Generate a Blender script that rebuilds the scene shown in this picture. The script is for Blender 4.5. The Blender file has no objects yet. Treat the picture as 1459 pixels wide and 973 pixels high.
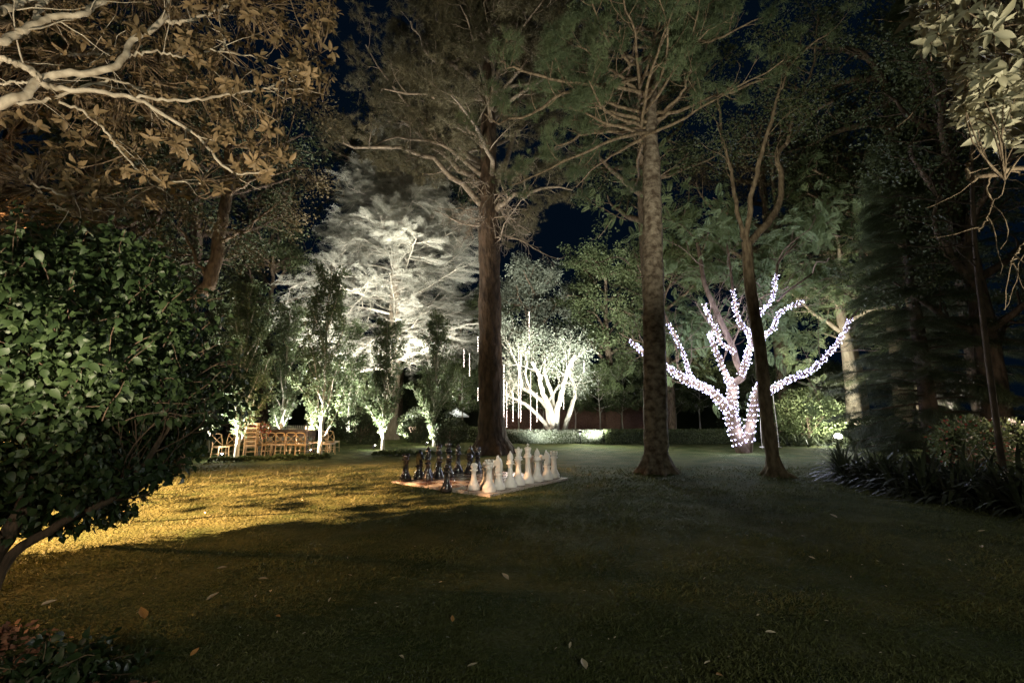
import bpy, math, random
import numpy as np

# ------------------------------------------------------------------ camera, sky, exposure
scene = bpy.context.scene
F = 16/36*1459.0
CAMZ = 1.6
PITCH = math.atan((590-486.5)/F)
SP, CP = math.sin(PITCH), math.cos(PITCH)
cd = bpy.data.cameras.new('camera'); cam = bpy.data.objects.new('camera', cd)
scene.collection.objects.link(cam); scene.camera = cam
cd.lens = 16; cd.sensor_width = 36; cd.clip_end = 1000; cd.clip_start = 0.05
cam.location = (0, 0, CAMZ); cam.rotation_euler = (math.pi/2+PITCH, 0, 0)

world = bpy.data.worlds.new('World'); scene.world = world; world.use_nodes = True
wn = world.node_tree
bg = wn.nodes['Background']
sky = wn.nodes.new('ShaderNodeTexSky'); sky.sky_type = 'NISHITA'; sky.sun_disc = False
sky.sun_elevation = math.radians(-4.0); sky.sun_rotation = math.radians(200); sky.ozone_density = 4.0
mixn = wn.nodes.new('ShaderNodeMix'); mixn.data_type = 'RGBA'; mixn.blend_type = 'MIX'
mixn.inputs[0].default_value = 0.995
mixn.inputs[7].default_value = (0.0004, 0.0016, 0.0036, 1)
wn.links.new(sky.outputs[0], mixn.inputs[6])
wn.links.new(mixn.outputs[2], bg.inputs[0]); bg.inputs[1].default_value = 1.0

scene.view_settings.view_transform = 'Standard'
scene.view_settings.look = 'None'
scene.view_settings.exposure = 1.0
scene.view_settings.gamma = 1.0
cy = scene.cycles
cy.use_denoising = True; cy.denoising_prefilter = 'NONE'; cy.denoising_input_passes = 'RGB_ALBEDO_NORMAL'; cy.use_adaptive_sampling = False
cy.max_bounces = 5; cy.diffuse_bounces = 2; cy.glossy_bounces = 3; cy.transmission_bounces = 3; cy.transparent_max_bounces = 6
cy.sample_clamp_indirect = 2.0; cy.sample_clamp_direct = 30
cy.use_light_tree = True
cy.caustics_reflective = False; cy.caustics_refractive = False

COL = scene.collection.objects
UP = np.array([0, 0, 1.0])

def at(px, py, Y):
    """point seen at photo pixel (px,py) standing Y metres in front of the camera"""
    u = (px-729.5)/F; v = (486.5-py)/F
    ry = CP - v*SP; rz = SP + v*CP
    return np.array([u/ry*Y, Y, CAMZ + rz/ry*Y])
def gnd(px, py, z=0.0):
    u = (px-729.5)/F; v = (486.5-py)/F
    ry = CP - v*SP; rz = SP + v*CP
    t = (z-CAMZ)/rz
    return np.array([u*t, ry*t, z])
def pl(pts, Y0, Y1=None):
    n = len(pts); Y1 = Y0 if Y1 is None else Y1
    return np.array([at(p[0], p[1], Y0+(Y1-Y0)*i/max(1, n-1)) for i, p in enumerate(pts)])

def nrm(a):
    a = np.asarray(a, float)
    return a/np.maximum(np.linalg.norm(a, axis=-1, keepdims=True), 1e-9)

# ------------------------------------------------------------------ lights
def lamp(kind, name, loc, power, color, size=0.05, target=None, angle=90, blend=0.6):
    l = bpy.data.lights.new(name, kind); o = bpy.data.objects.new(name, l)
    COL.link(o); o.location = tuple(loc); l.energy = power; l.color = color; l.shadow_soft_size = size
    if kind == 'SPOT':
        l.spot_size = math.radians(angle); l.spot_blend = blend
        from mathutils import Vector
        d = Vector(tuple(np.asarray(target, float)-np.asarray(loc, float)))
        o.rotation_euler = d.to_track_quat('-Z', 'Y').to_euler()
    return o
WARM = (1.0, 0.58, 0.2); WHITE = (1.0, 0.97, 0.90); COOL = (0.97, 1.0, 0.95); CREAM = (1.0, 0.80, 0.52)
# garden flood beyond the bush on the left, lights the lawn amber
lamp('SPOT', 'amber_flood', (-12.5, 2.2, 6.9), 52000, (1.0, 0.53, 0.25), 0.06, (-5.8, 8.9, 0), 41, 0.75)
lamp('SPOT', 'amber_fill_far', (-15.5, 6.5, 5.4), 11000, (1.0, 0.52, 0.25), 0.08, (-7.2, 11.6, 0), 30, 0.9)  # second spot, added so the amber reaches the far lawn
lamp('SPOT', 'amber_fill_low', (-10.0, 6.6, 1.5), 1100, (1.0, 0.50, 0.14), 0.06, (-4.8, 4.9, 0), 50, 0.8)  # third spot, added to brighten the ground under the bush
# floods under the two magnolias
lamp('SPOT', 'magnolia_uplight', (-2.2, 0.8, 0.3), 1050, (1.0, 0.83, 0.58), 0.06, (-3.9, 5.5, 7.2), 78, 0.7)
lamp('SPOT', 'magnolia_uplight_left', (-7.4, 2.8, 3.7), 60, (1.0, 0.88, 0.70), 0.06, (-5.0, 4.8, 6.2), 84, 0.8)
lamp('SPOT', 'magnolia_uplight_right', (5.2, 1.4, 0.3), 750, (1.0, 0.92, 0.70), 0.06, (4.2, 3.4, 5.2), 70, 0.7)
# weak general fill added behind the camera
lamp('POINT', 'foreground_fill', (3.0, -7.0, 3.6), 560, (0.96, 1.0, 0.78), 0.5)
lamp('SPOT', 'board_fill', (2.2, 1.0, 4.2), 900, (1.0, 0.93, 0.80), 0.2, (-.6, 11.2, .3), 24, 1.0)  # added spot that lifts the chess pieces
# uplights of the background trees, with added fills among them
lamp('SPOT', 'cedar_flood', (-6.0, 26.0, 0.3), 1900, WHITE, 0.15, (-8.0, 30, 14), 100, 0.8)
lamp('SPOT', 'cedar_fill_high', (-4.8, 24.5, 2.0), 4400, WHITE, 0.2, (-8.0, 30, 15), 90, 0.8)  # added fill for the cedar's upper tiers
lamp('SPOT', 'cedar_fill_top', (-5.6, 20.6, 7.4), 2500, (1, .97, .87), 0.2, (-8.0, 30, 14.0), 105, 0.8)  # added fill hanging in mid-air, evens out the cedar crown
lamp('SPOT', 'cedar_flood_left', (-11.6, 26.0, 0.3), 9000, WHITE, 0.15, (-9.0, 30, 14), 100, 0.8)
lamp('SPOT', 'stem_flood', (1.4, 23.8, 0.3), 600, COOL, 0.1, (2.3, 28.5, 5.2), 125, 0.8)
lamp('SPOT', 'stem_flood_right', (4.6, 24.6, 0.3), 650, COOL, 0.1, (3.6, 30, 7), 120, 0.8)
lamp('SPOT', 'stem_fill_high', (2.9, 19.8, 2.6), 7500, COOL, 0.1, (2.4, 30, 8.5), 70, 0.8)  # added fill above the ground, brings up the crowns behind
lamp('SPOT', 'pine_uplight', (-5.2, 16.2, 0.2), 500, (1.0, 0.80, 0.56), 0.1, (-2.5, 18.8, 14), 80, 0.8)
lamp('SPOT', 'pine_uplight_high', (-6.5, 13.0, 3.0), 1300, (1.0, 0.86, 0.66), 0.2, (-2.0, 18.8, 15), 70, 0.8)
lamp('SPOT', 'pine_uplight_right', (2.6, 20.5, 0.2), 450, (1.0, 0.80, 0.56), 0.1, (0.5, 18.8, 13), 90, 0.8)
lamp('SPOT', 'pine_fill', (2.5, 5.5, 3.2), 1300, (1.0, 0.97, 0.74), 0.2, (5.0, 12.6, 12), 85, 0.9)  # added fill in the air over the lawn, for the pine tufts
lamp('SPOT', 'jacaranda_fill', (5.6, 16.6, 0.3), 900, COOL, 0.1, (10.4, 20, 7.5), 100, 0.8)  # extra spot added to brighten the dim fronds
lamp('SPOT', 'canopy_flood_right', (14.5, 22.0, 0.3), 1800, (1.0, .93, .75), 0.1, (14.5, 26, 11), 110, 0.8)
lamp('SPOT', 'left_wood_light', (-9.5, 10.5, 0.4), 200, (1.0, .82, .60), 0.1, (-8.5, 15, 7), 110, 1.0)
lamp('POINT', 'bed_fill', (-3.9, 1.9, 1.1), 14, (1.0, 0.72, 0.5), 0.1)  # small added fill to make the mulch show
lamp('POINT', 'dining_glow', (-8.2, 16.6, 1.3), 75, (1.0, 0.68, 0.34), 0.25)

# ------------------------------------------------------------------ mesh builder
class MB:
    def __init__(s): s.V = []; s.F = []; s.M = []; s.R = []; s.n = 0
    def add(s, v, f, m=0, r=None):
        v = np.asarray(v, float).reshape(-1, 3)
        f = np.asarray(f, int)
        s.V.append(v); s.F.append(f+s.n); s.M.append(np.full(len(f), m, int))
        s.R.append(np.full(len(v), 0.5) if r is None else np.broadcast_to(np.asarray(r, float), (len(v),)).copy())
        s.n += len(v)
    def raw(s, v, fl, m=0):
        for k in (3, 4):
            ff = [f for f in fl if len(f) == k]
            if ff and k == 3: t3 = ff
        v = np.asarray(v, float)
        base = s.n
        s.V.append(v); s.R.append(np.full(len(v), 0.5)); s.n += len(v)
        for k in sorted(set(len(f) for f in fl)):
            ff = np.array([f for f in fl if len(f) == k])
            s.F.append(ff+base); s.M.append(np.full(len(ff), m, int))
    def box(s, c, d, m=0, rz=0.0, taper=1.0):
        x, y, z = np.asarray(d, float)/2
        v = np.array([[-x, -y, -z], [x, -y, -z], [x, y, -z], [-x, y, -z], [-x*taper, -y*taper, z], [x*taper, -y*taper, z], [x*taper, y*taper, z], [-x*taper, y*taper, z]])
        if rz:
            c_, s_ = math.cos(rz), math.sin(rz)
            v = v @ np.array([[c_, s_, 0], [-s_, c_, 0], [0, 0, 1]])
        s.add(v+np.asarray(c, float), [[0, 3, 2, 1], [4, 5, 6, 7], [0, 1, 5, 4], [1, 2, 6, 5], [2, 3, 7, 6], [3, 0, 4, 7]], m)
    def tube(s, pts, rad, sides=6, m=0, r=None, rough=0.0, rng=None):
        pts = np.asarray(pts, float); n = len(pts)
        rad = np.broadcast_to(np.asarray(rad, float), (n,))
        t = nrm(np.gradient(pts, axis=0))
        ax = pts[-1]-pts[0]
        ref = np.array([1.0, 0.1, 0]) if abs(ax[2]) > 0.7*np.linalg.norm(ax) else UP+np.array([0.05, 0.03, 0])
        a = nrm(np.cross(t, ref)); b = np.cross(t, a)
        th = np.arange(sides)/sides*2*math.pi
        R = rad[:, None]*np.ones(sides)
        if rough: R = R*(1+rough*(rng.random((n, sides))-0.5))
        v = pts[:, None]+R[:, :, None]*(np.cos(th)[None, :, None]*a[:, None]+np.sin(th)[None, :, None]*b[:, None])
        i = np.arange(n-1)[:, None]*sides; j = np.arange(sides)[None]; k = (j+1) % sides
        f = np.stack([i+j, i+k, i+sides+k, i+sides+j], -1).reshape(-1, 4)
        s.add(v.reshape(-1, 3), f, m, r)
        if rad[-1] > 0.004: s.cap(v[-1], m)
        if rad[0] > 0.004: s.cap(v[0][::-1], m)
    def cap(s, ring, m=0):
        s.add(ring, [list(range(len(ring)))], m)
    def lathe(s, prof, seg=16, c=(0, 0, 0), m=0):
        prof = np.asarray(prof, float); n = len(prof)
        th = np.arange(seg)/seg*2*math.pi
        v = np.stack([prof[:, 0:1]*np.cos(th), prof[:, 0:1]*np.sin(th), np.repeat(prof[:, 1:2], seg, 1)], -1)
        i = np.arange(n-1)[:, None]*seg; j = np.arange(seg)[None]; k = (j+1) % seg
        f = np.stack([i+j, i+k, i+seg+k, i+seg+j], -1).reshape(-1, 4)
        s.add(v.reshape(-1, 3)+np.asarray(c, float), f, m)
    def inst(s, tv, tf, P, Mx, S, m=0, r=None):
        P = np.asarray(P, float); N = len(P)
        if N == 0: return
        S = np.broadcast_to(np.asarray(S, float), (N,))
        v = np.einsum('nij,kj->nki', Mx*S[:, None, None], tv)+P[:, None]
        K = len(tv); tf = np.asarray(tf, int)
        f = (tf[None]+(np.arange(N)*K)[:, None, None]).reshape(-1, tf.shape[1])
        r = np.random.default_rng(N).random(N) if r is None else r
        s.add(v.reshape(-1, 3), f, m, np.repeat(r, K))
    def build(s, name, mats, parent=None, smooth=True, origin=None):
        me = bpy.data.meshes.new(name)
        V = np.concatenate(s.V)
        if origin is not None: V = V-np.asarray(origin, float)
        me.vertices.add(len(V)); me.vertices.foreach_set('co', V.ravel())
        loops = np.concatenate([f.ravel() for f in s.F])
        tot = np.concatenate([np.full(len(f), f.shape[1], int) for f in s.F])
        st = np.concatenate([[0], np.cumsum(tot)[:-1]])
        me.loops.add(len(loops)); me.loops.foreach_set('vertex_index', loops.astype(np.int32))
        me.polygons.add(len(tot)); me.polygons.foreach_set('loop_start', st.astype(np.int32))
        me.polygons.foreach_set('material_index', np.concatenate(s.M).astype(np.int32))
        me.polygons.foreach_set('use_smooth', np.full(len(tot), smooth))
        me.update(calc_edges=True)
        at_ = me.attributes.new('rnd', 'FLOAT', 'POINT'); at_.data.foreach_set('value', np.concatenate(s.R))
        for m_ in (mats if isinstance(mats, (list, tuple)) else [mats]): me.materials.append(m_)
        o = bpy.data.objects.new(name, me); COL.link(o)
        if parent is not None: o.parent = parent
        elif origin is not None: o.location = tuple(origin)
        return o

def tag(o, label=None, cat=None, group=None, kind=None):
    if label: o['label'] = label
    if cat: o['category'] = cat
    if group: o['group'] = group
    if kind: o['kind'] = kind
    return o
def thing(name, label, cat, loc=(0, 0, 0), rz=0, group=None):
    o = bpy.data.objects.new(name, None); COL.link(o); o.location = tuple(loc); o.rotation_euler = (0, 0, rz)
    o.empty_display_size = 0.2
    return tag(o, label, cat, group)
def copy_tree(o, parent=None):
    c = o.copy(); COL.link(c)
    if parent is not None: c.parent = parent
    for ch in list(o.children): copy_tree(ch, c)
    return c
def dup(o, loc, rz=0, label=None, scale=None, group=None, rot=None):
    c = copy_tree(o); c.location = tuple(loc); c.rotation_euler = rot if rot is not None else (0, 0, rz)
    if label: c['label'] = label
    if group: c['group'] = group
    if scale is not None: c.scale = (scale,)*3 if np.isscalar(scale) else tuple(scale)
    return c

# ------------------------------------------------------------------ materials
def mat(name, col, col2=None, rough=0.8, nscale=4.0, stretch=(1, 1, 1), bump=0.0, bscale=None, spec=0.3, emit=None, estr=0, transl=0.0, rndmix=0.0, metal=0.0, bdist=0.02, detail=5.0, coat=0.0):
    m = bpy.data.materials.new(name); m.use_nodes = True; nt = m.node_tree
    b = nt.nodes['Principled BSDF']; L = nt.links.new
    b.inputs['Roughness'].default_value = rough; b.inputs['Metallic'].default_value = metal
    b.inputs['Specular IOR Level'].default_value = spec; b.inputs['Coat Weight'].default_value = coat
    b.inputs['Base Color'].default_value = (*col, 1)
    out = b.inputs['Base Color']
    if col2 is not None or bump:
        tc = nt.nodes.new('ShaderNodeTexCoord'); mp = nt.nodes.new('ShaderNodeMapping'); mp.inputs['Scale'].default_value = stretch
        L(tc.outputs['Object'], mp.inputs[0])
    csock = None
    if col2 is not None:
        n = nt.nodes.new('ShaderNodeTexNoise'); n.inputs['Scale'].default_value = nscale; n.inputs['Detail'].default_value = detail; L(mp.outputs[0], n.inputs[0])
        r = nt.nodes.new('ShaderNodeMapRange'); r.inputs[1].default_value = 0.35; r.inputs[2].default_value = 0.65; L(n.outputs[0], r.inputs[0])
        fac = r.outputs[0]
        if rndmix:
            a = nt.nodes.new('ShaderNodeAttribute'); a.attribute_name = 'rnd'
            mm = nt.nodes.new('ShaderNodeMix'); mm.inputs[0].default_value = rndmix; L(fac, mm.inputs[2]); L(a.outputs['Fac'], mm.inputs[3]); fac = mm.outputs[0]
        mx = nt.nodes.new('ShaderNodeMix'); mx.data_type = 'RGBA'; L(fac, mx.inputs[0])
        mx.inputs[6].default_value = (*col, 1); mx.inputs[7].default_value = (*col2, 1)
        csock = mx.outputs[2]; L(csock, out)
    if bump:
        n2 = nt.nodes.new('ShaderNodeTexNoise'); n2.inputs['Scale'].default_value = bscale or nscale; n2.inputs['Detail'].default_value = 6; L(mp.outputs[0], n2.inputs[0])
        bp = nt.nodes.new('ShaderNodeBump'); bp.inputs['Strength'].default_value = bump; bp.inputs['Distance'].default_value = bdist
        L(n2.outputs[0], bp.inputs['Height']); L(bp.outputs[0], b.inputs['Normal'])
    if emit:
        b.inputs['Emission Color'].default_value = (*emit, 1); b.inputs['Emission Strength'].default_value = estr
        m.cycles.emission_sampling = 'NONE'
    if transl:
        t = nt.nodes.new('ShaderNodeBsdfTranslucent'); ms = nt.nodes.new('ShaderNodeMixShader'); ms.inputs[0].default_value = transl
        if csock: L(csock, t.inputs[0])
        else: t.inputs[0].default_value = (*col, 1)
        L(b.outputs[0], ms.inputs[1]); L(t.outputs[0], ms.inputs[2]); L(ms.outputs[0], nt.nodes['Material Output'].inputs[0])
    return m

M = {}
M['bark_dark'] = mat('bark_dark', (0.050, 0.036, 0.026), (0.13, 0.09, 0.062), 0.9, 6, (1, 1, 0.35), 1.0, 8, bdist=0.12)
M['bark_brown'] = mat('bark_brown', (0.10, 0.07, 0.045), (0.24, 0.18, 0.12), 0.9, 12, (1, 1, 0.35), 0.9, 18, bdist=0.05)
M['bark_scaly'] = mat('bark_scaly', (0.07, 0.048, 0.034), (0.27, 0.22, 0.17), 0.85, 6, (1, 1, 1.2), 1.0, 14, bdist=0.05)
M['bark_red'] = mat('bark_red', (0.09, 0.055, 0.038), (0.19, 0.13, 0.09), 0.8, 8, (1, 1, 0.4), 0.6, 12, bdist=0.03)
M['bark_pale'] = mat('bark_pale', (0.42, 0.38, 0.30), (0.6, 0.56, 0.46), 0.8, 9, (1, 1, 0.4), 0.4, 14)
M['bark_twig'] = mat('bark_twig', (0.16, 0.13, 0.10), (0.33, 0.28, 0.22), 0.9, 9)
M['bark_cedar'] = mat('bark_cedar', (0.30, 0.24, 0.17), (0.45, 0.38, 0.28), 0.9, 9, (1, 1, 0.3), 0.6, 14)
M['bark_magnolia'] = mat('bark_magnolia', (0.30, 0.26, 0.20), (0.55, 0.50, 0.41), 0.8, 10, (1, 1, 1), 0.7, 30, bdist=0.01)
M['pine_needle'] = mat('pine_needle', (0.032, 0.036, 0.018), (0.21, 0.19, 0.12), 0.7, 0.6, transl=0.2, rndmix=0.5)
M['hoop_needle'] = mat('hoop_needle', (0.028, 0.048, 0.024), (0.15, 0.185, 0.095), 0.6, 0.9, transl=0.2, rndmix=0.4)
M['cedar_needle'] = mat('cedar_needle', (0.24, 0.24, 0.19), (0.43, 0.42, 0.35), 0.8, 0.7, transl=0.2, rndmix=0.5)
M['frond'] = mat('frond', (0.13, 0.18, 0.08), (0.24, 0.29, 0.14), 0.7, 0.8, transl=0.35, rndmix=0.5)
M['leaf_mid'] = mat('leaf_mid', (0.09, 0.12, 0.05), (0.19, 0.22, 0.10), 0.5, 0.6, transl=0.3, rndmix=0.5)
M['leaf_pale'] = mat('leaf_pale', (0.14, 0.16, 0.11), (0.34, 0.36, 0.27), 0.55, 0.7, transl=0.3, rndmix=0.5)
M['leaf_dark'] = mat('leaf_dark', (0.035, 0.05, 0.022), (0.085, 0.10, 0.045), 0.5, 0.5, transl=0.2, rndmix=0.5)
M['leaf_brownish'] = mat('leaf_brownish', (0.07, 0.06, 0.03), (0.15, 0.12, 0.06), 0.6, 0.5, transl=0.2, rndmix=0.5)
M['leaf_bush'] = mat('leaf_bush', (0.014, 0.032, 0.012), (0.050, 0.080, 0.028), 0.5, 1.2, transl=0.22, rndmix=0.6, spec=0.4)
M['leaf_slender'] = mat('leaf_slender', (0.06, 0.09, 0.035), (0.22, 0.27, 0.14), 0.4, 1.2, transl=0.3, rndmix=0.7, spec=0.5)
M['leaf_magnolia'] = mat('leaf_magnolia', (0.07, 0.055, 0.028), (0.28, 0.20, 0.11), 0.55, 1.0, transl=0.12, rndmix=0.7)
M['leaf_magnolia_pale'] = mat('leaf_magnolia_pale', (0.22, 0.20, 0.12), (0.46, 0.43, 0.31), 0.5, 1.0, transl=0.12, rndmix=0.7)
M['leaf_strap'] = mat('leaf_strap', (0.03, 0.04, 0.02), (0.075, 0.085, 0.045), 0.5, 2.0, transl=0.12, rndmix=0.6, spec=0.5)
M['grass_blade'] = mat('grass_blade', (0.050, 0.075, 0.022), (0.16, 0.16, 0.065), 0.6, 0.7, transl=0.3, rndmix=0.55)
M['lawn'] = mat('lawn', (0.050, 0.072, 0.022), (0.12, 0.125, 0.048), 0.9, 1.3, (1, 1, 1), 1.0, 26, bdist=0.09, spec=0.1, detail=9)
M['dry_leaf'] = mat('dry_leaf', (0.58, 0.46, 0.32), (0.75, 0.66, 0.52), 0.6, 20, transl=0.1)
M['orange_leaf'] = mat('orange_leaf', (0.45, 0.20, 0.06), (0.55, 0.32, 0.12), 0.6, 20, transl=0.1)
M['mulch'] = mat('mulch', (0.14, 0.06, 0.035), (0.52, 0.27, 0.17), 0.9, 12, bump=0.5, rndmix=0.7)
M['white_plastic'] = mat('white_plastic', (0.72, 0.70, 0.64), (0.80, 0.77, 0.71), 0.45, 3)
M['black_plastic'] = mat('black_plastic', (0.012, 0.012, 0.014), (0.02, 0.02, 0.022), 0.15, 3, spec=0.6, coat=0.6)
M['tile_white'] = mat('tile_white', (0.42, 0.38, 0.33), (0.50, 0.46, 0.41), 0.24, 3, spec=0.7, coat=0.5)
M['tile_dark'] = mat('tile_dark', (0.10, 0.045, 0.03), (0.16, 0.075, 0.05), 0.26, 3, spec=0.5, coat=0.3)
M['tile_edge'] = mat('tile_edge', (0.34, 0.29, 0.25), (0.40, 0.35, 0.30), 0.5, 3)
M['wood'] = mat('wood', (0.36, 0.22, 0.10), (0.50, 0.33, 0.17), 0.45, 8, (1, 1, 0.2))
M['dark_wood'] = mat('dark_wood', (0.045, 0.028, 0.018), (0.08, 0.05, 0.03), 0.5, 6)
M['metal_dark'] = mat('metal_dark', (0.03, 0.03, 0.03), (0.05, 0.05, 0.05), 0.4, 6, metal=0.6)
M['canvas'] = mat('canvas', (0.72, 0.72, 0.68), (0.8, 0.8, 0.76), 0.8, 3, transl=0.3)
M['ceramic'] = mat('ceramic', (0.75, 0.74, 0.7), (0.8, 0.79, 0.75), 0.3, 3)
M['petal'] = mat('petal', (0.75, 0.62, 0.60), (0.8, 0.74, 0.7), 0.6, 6)
M['petal_red'] = mat('petal_red', (0.35, 0.05, 0.04), (0.5, 0.12, 0.08), 0.6, 6)
M['brick'] = mat('brick', (0.18, 0.10, 0.07), (0.27, 0.16, 0.11), 0.9, 12, bump=0.4)
M['stone'] = mat('stone', (0.10, 0.085, 0.06), (0.22, 0.19, 0.14), 0.9, 6, bump=0.5)
M['rope'] = mat('rope', (0.4, 0.36, 0.28), (0.5, 0.45, 0.36), 0.9, 20)
M['wire'] = mat('wire', (0.05, 0.05, 0.05), (0.07, 0.07, 0.07), 0.6, 20)
M['bulb'] = mat('bulb', (0.8, 0.8, 0.9), emit=(0.60, 0.56, 1.0), estr=7)
M['bulb_warm'] = mat('bulb_warm', (0.9, 0.85, 0.8), emit=(1.0, 0.82, 0.70), estr=9)
M['lens'] = mat('lens', (0.9, 0.9, 0.9), emit=(1.0, 0.95, 0.82), estr=60)
M['candle_glow'] = mat('candle_glow', (0.9, 0.8, 0.6), emit=(1.0, 0.7, 0.4), estr=2.5)

# ------------------------------------------------------------------ templates of leaves
def t_leaf(w=0.45, fold=0.15, droop=0.25, rows=(0, .18, .42, .68, .88, 1), prof=(0.06, .75, 1, .72, .3, .02)):
    v = []
    for t, p in zip(rows, prof):
        z = -droop*t*t
        v += [[-w/2*p, t, z+fold*w*p], [0, t, z], [w/2*p, t, z+fold*w*p]]
    f = []
    for i in range(len(rows)-1):
        a = i*3
        f += [[a, a+1, a+4, a+3], [a+1, a+2, a+5, a+4]]
    return np.array(v), np.array(f)
LEAF_OV = t_leaf(0.62, 0.12, 0.35, prof=(0.12, .85, 1, .62, .22, .01))
LEAF_MAG = t_leaf(0.42, 0.26, 0.34, prof=(0.05, .62, 1, .9, .45, .03))
LEAF_S = (np.array([[0, 0, 0], [.27, .45, .03], [0, 1, -.12], [-.27, .45, .03]]), np.array([[0, 1, 2, 3]]))
LEAF_W = (np.array([[0, 0, 0], [.4, .42, .06], [0, 1, -.12], [-.4, .42, .06]]), np.array([[0, 1, 2, 3]]))
def t_tuft(k=16, w=0.03, spread=0.9, seed=1):
    g = np.random.default_rng(seed); v = []; f = []
    for i in range(k):
        d = nrm(np.array([g.normal()*spread*.6, 1.0*g.uniform(.3, 1), g.normal()*spread*.6])); L = g.uniform(.7, 1)
        s = nrm(np.cross(d, g.normal(size=3)))*w/2
        b = np.array([0, g.uniform(-.25, .25), 0])
        v += [b-s, b+s, b+d*L]; f.append([3*i, 3*i+1, 3*i+2])
    return np.array(v), np.array(f)
TUFT = t_tuft(18, 0.05)
TUFT2 = t_tuft(26, 0.045, 1.3, 3)
def t_spray(n=9, seed=2):
    """flat cedar spray, length 1"""
    g = np.random.default_rng(seed); v = []; f = []
    def sliver(a, b, w):
        a = np.array(a, float); b = np.array(b, float)
        s = nrm(np.cross(b-a, [0, 0, 1]))*w/2; k = len(v)
        v.extend([a-s, a+s, b+s*.25, b-s*.25]); f.append([k, k+1, k+2, k+3])
    sliver((0, 0, 0), (0, 1, -.06), .028)
    for i in range(n):
        t = (i+.6)/n
        for sd in (-1, 1):
            L = .42*(1-.55*t)*g.uniform(.7, 1.1); a = np.array([0, t*.95, -.06*t*t])
            b = a+np.array([sd*L*.8, L*.6, g.uniform(-.05, .1)])
            sliver(a, b, .017)
            m = a*.45+b*.55
            sliver(m, m+np.array([sd*.02, L*.4, .05]), .014)
            sliver(m, m+np.array([sd*.14, 0, .06]), .014)
            sliver(b, b+np.array([sd*.08, L*.25, -.05]), .014); sliver(a*.7+b*.3, a*.7+b*.3+np.array([sd*.03, L*.3, -.06]), .014)
    return np.array(v), np.array(f)
SPRAY = t_spray()
def t_frond(n=11):
    v = []; f = []
    def q(a, b, w, n_):
        a = np.array(a, float); b = np.array(b, float); s = nrm(np.cross(b-a, n_))*w/2; k = len(v); c = (a+b)/2
        v.extend([a, c+s, b, c-s]); f.append([k, k+1, k+2, k+3])
    q((0, 0, 0), (0, 1, -.35), .02, (0, .3, 1))
    for i in range(n):
        t = (i+1)/(n+.5); L = .30*math.sin(math.pi*(.18+.75*t))
        for sd in (-1, 1):
            a = np.array([0, t, -.35*t*t]); q(a, a+np.array([sd*L, L*.35, -L*.28]), .075, (0, .3, 1))
    return np.array(v), np.array(f)
FROND = t_frond()

def frames(D, g, up=1.0, jit=0.5):
    D = nrm(D); n = len(D)
    N = np.tile(UP*up, (n, 1))+g.normal(size=(n, 3))*jit
    N = N-(N*D).sum(1, keepdims=True)*D; N = nrm(N)
    X = np.cross(D, N)
    return np.stack([X, D, N], -1)

# ------------------------------------------------------------------ branching
def grow(g, p, d, L, r0, n=6, wob=0.15, trop=(0, 0, 0), r1=0.25):
    p = np.array(p, float); d = nrm(d); st = L/n; pts = [p.copy()]; trop = np.asarray(trop, float)
    for i in range(n):
        d = nrm(d+g.normal(size=3)*wob+trop); p = p+d*st; pts.append(p.copy())
    return np.array(pts), r0*np.linspace(1, r1, n+1)
def along(pts, t):
    x = t*(len(pts)-1); i = min(int(x), len(pts)-2); f = x-i
    return pts[i]*(1-f)+pts[i+1]*f, nrm(pts[i+1]-pts[i])
def side_dir(g, t, ang, flat=0.0):
    r = g.normal(size=3); r[2] *= (1-flat); r = r-np.dot(r, t)*t; r = nrm(r)
    return nrm(t*math.cos(ang)+r*math.sin(ang))
def branches(mb, g, pts, r0, n, L, ang, wob, trop, start=0.25, flat=0.0, sides=4, rk=0.45, seg=5, m=0, lenfall=0.5, minr=0.008, stop=1.0):
    out = []
    for i in range(n):
        t = start+(stop-start)*(i+g.random())/n
        p, d = along(pts, min(t, .999)); k = t*(len(pts)-1)
        rr = max(minr, rk*r0*(1-.7*t))
        q, rad = grow(g, p, side_dir(g, d, ang*g.uniform(.75, 1.25), flat), L*g.uniform(.65, 1.15)*(1-lenfall*t), rr, seg, wob, trop, .35)
        mb.tube(q, rad, sides, m); out.append((q, rr))
    return out
def spline(P, n):
    P = np.asarray(P, float); m = len(P)
    if m < 3: t = np.linspace(0, 1, n)[:, None]; return P[0]*(1-t)+P[-1]*t
    Q = np.vstack([2*P[0]-P[1], P, 2*P[-1]-P[-2]]); out = []
    for x in np.linspace(0, m-1, n):
        i = min(int(x), m-2); t = x-i; a, b, c, d = Q[i:i+4]
        out.append(.5*((2*b)+(-a+c)*t+(2*a-5*b+4*c-d)*t*t+(-a+3*b-3*c+d)*t**3))
    return np.array(out)
def limb(mb, g, P, r0, r1, n=14, sides=8, m=0, rough=.08, bumpy=0.0):
    q = spline(P, n)
    if bumpy: q[1:-1] += g.normal(size=(n-2, 3))*bumpy
    mb.tube(q, np.linspace(r0, r1, n), sides, m, rough=rough, rng=g); return q
def leaf_cloud(mb, g, C, R, n, size, T=LEAF_S, hang=0.2, m=0, squash=0.7, out=0.7):
    """n leaves around every centre C"""
    C = np.repeat(np.asarray(C), n, 0); N = len(C)
    d = nrm(g.normal(size=(N, 3))); rr = R*g.random(N)**.5 if np.isscalar(R) else np.repeat(R, n)*g.random(N)**.5
    P = C+d*rr[:, None]*np.array([1, 1, squash])
    D = nrm(d*out+g.normal(size=(N, 3))*.6-UP*hang)
    mb.inst(T[0], T[1], P, frames(D, g, 1, .7), size*g.uniform(.6, 1.25, N), m, np.repeat(g.random(N//n), n)*.5+g.random(N)*.5)

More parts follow.
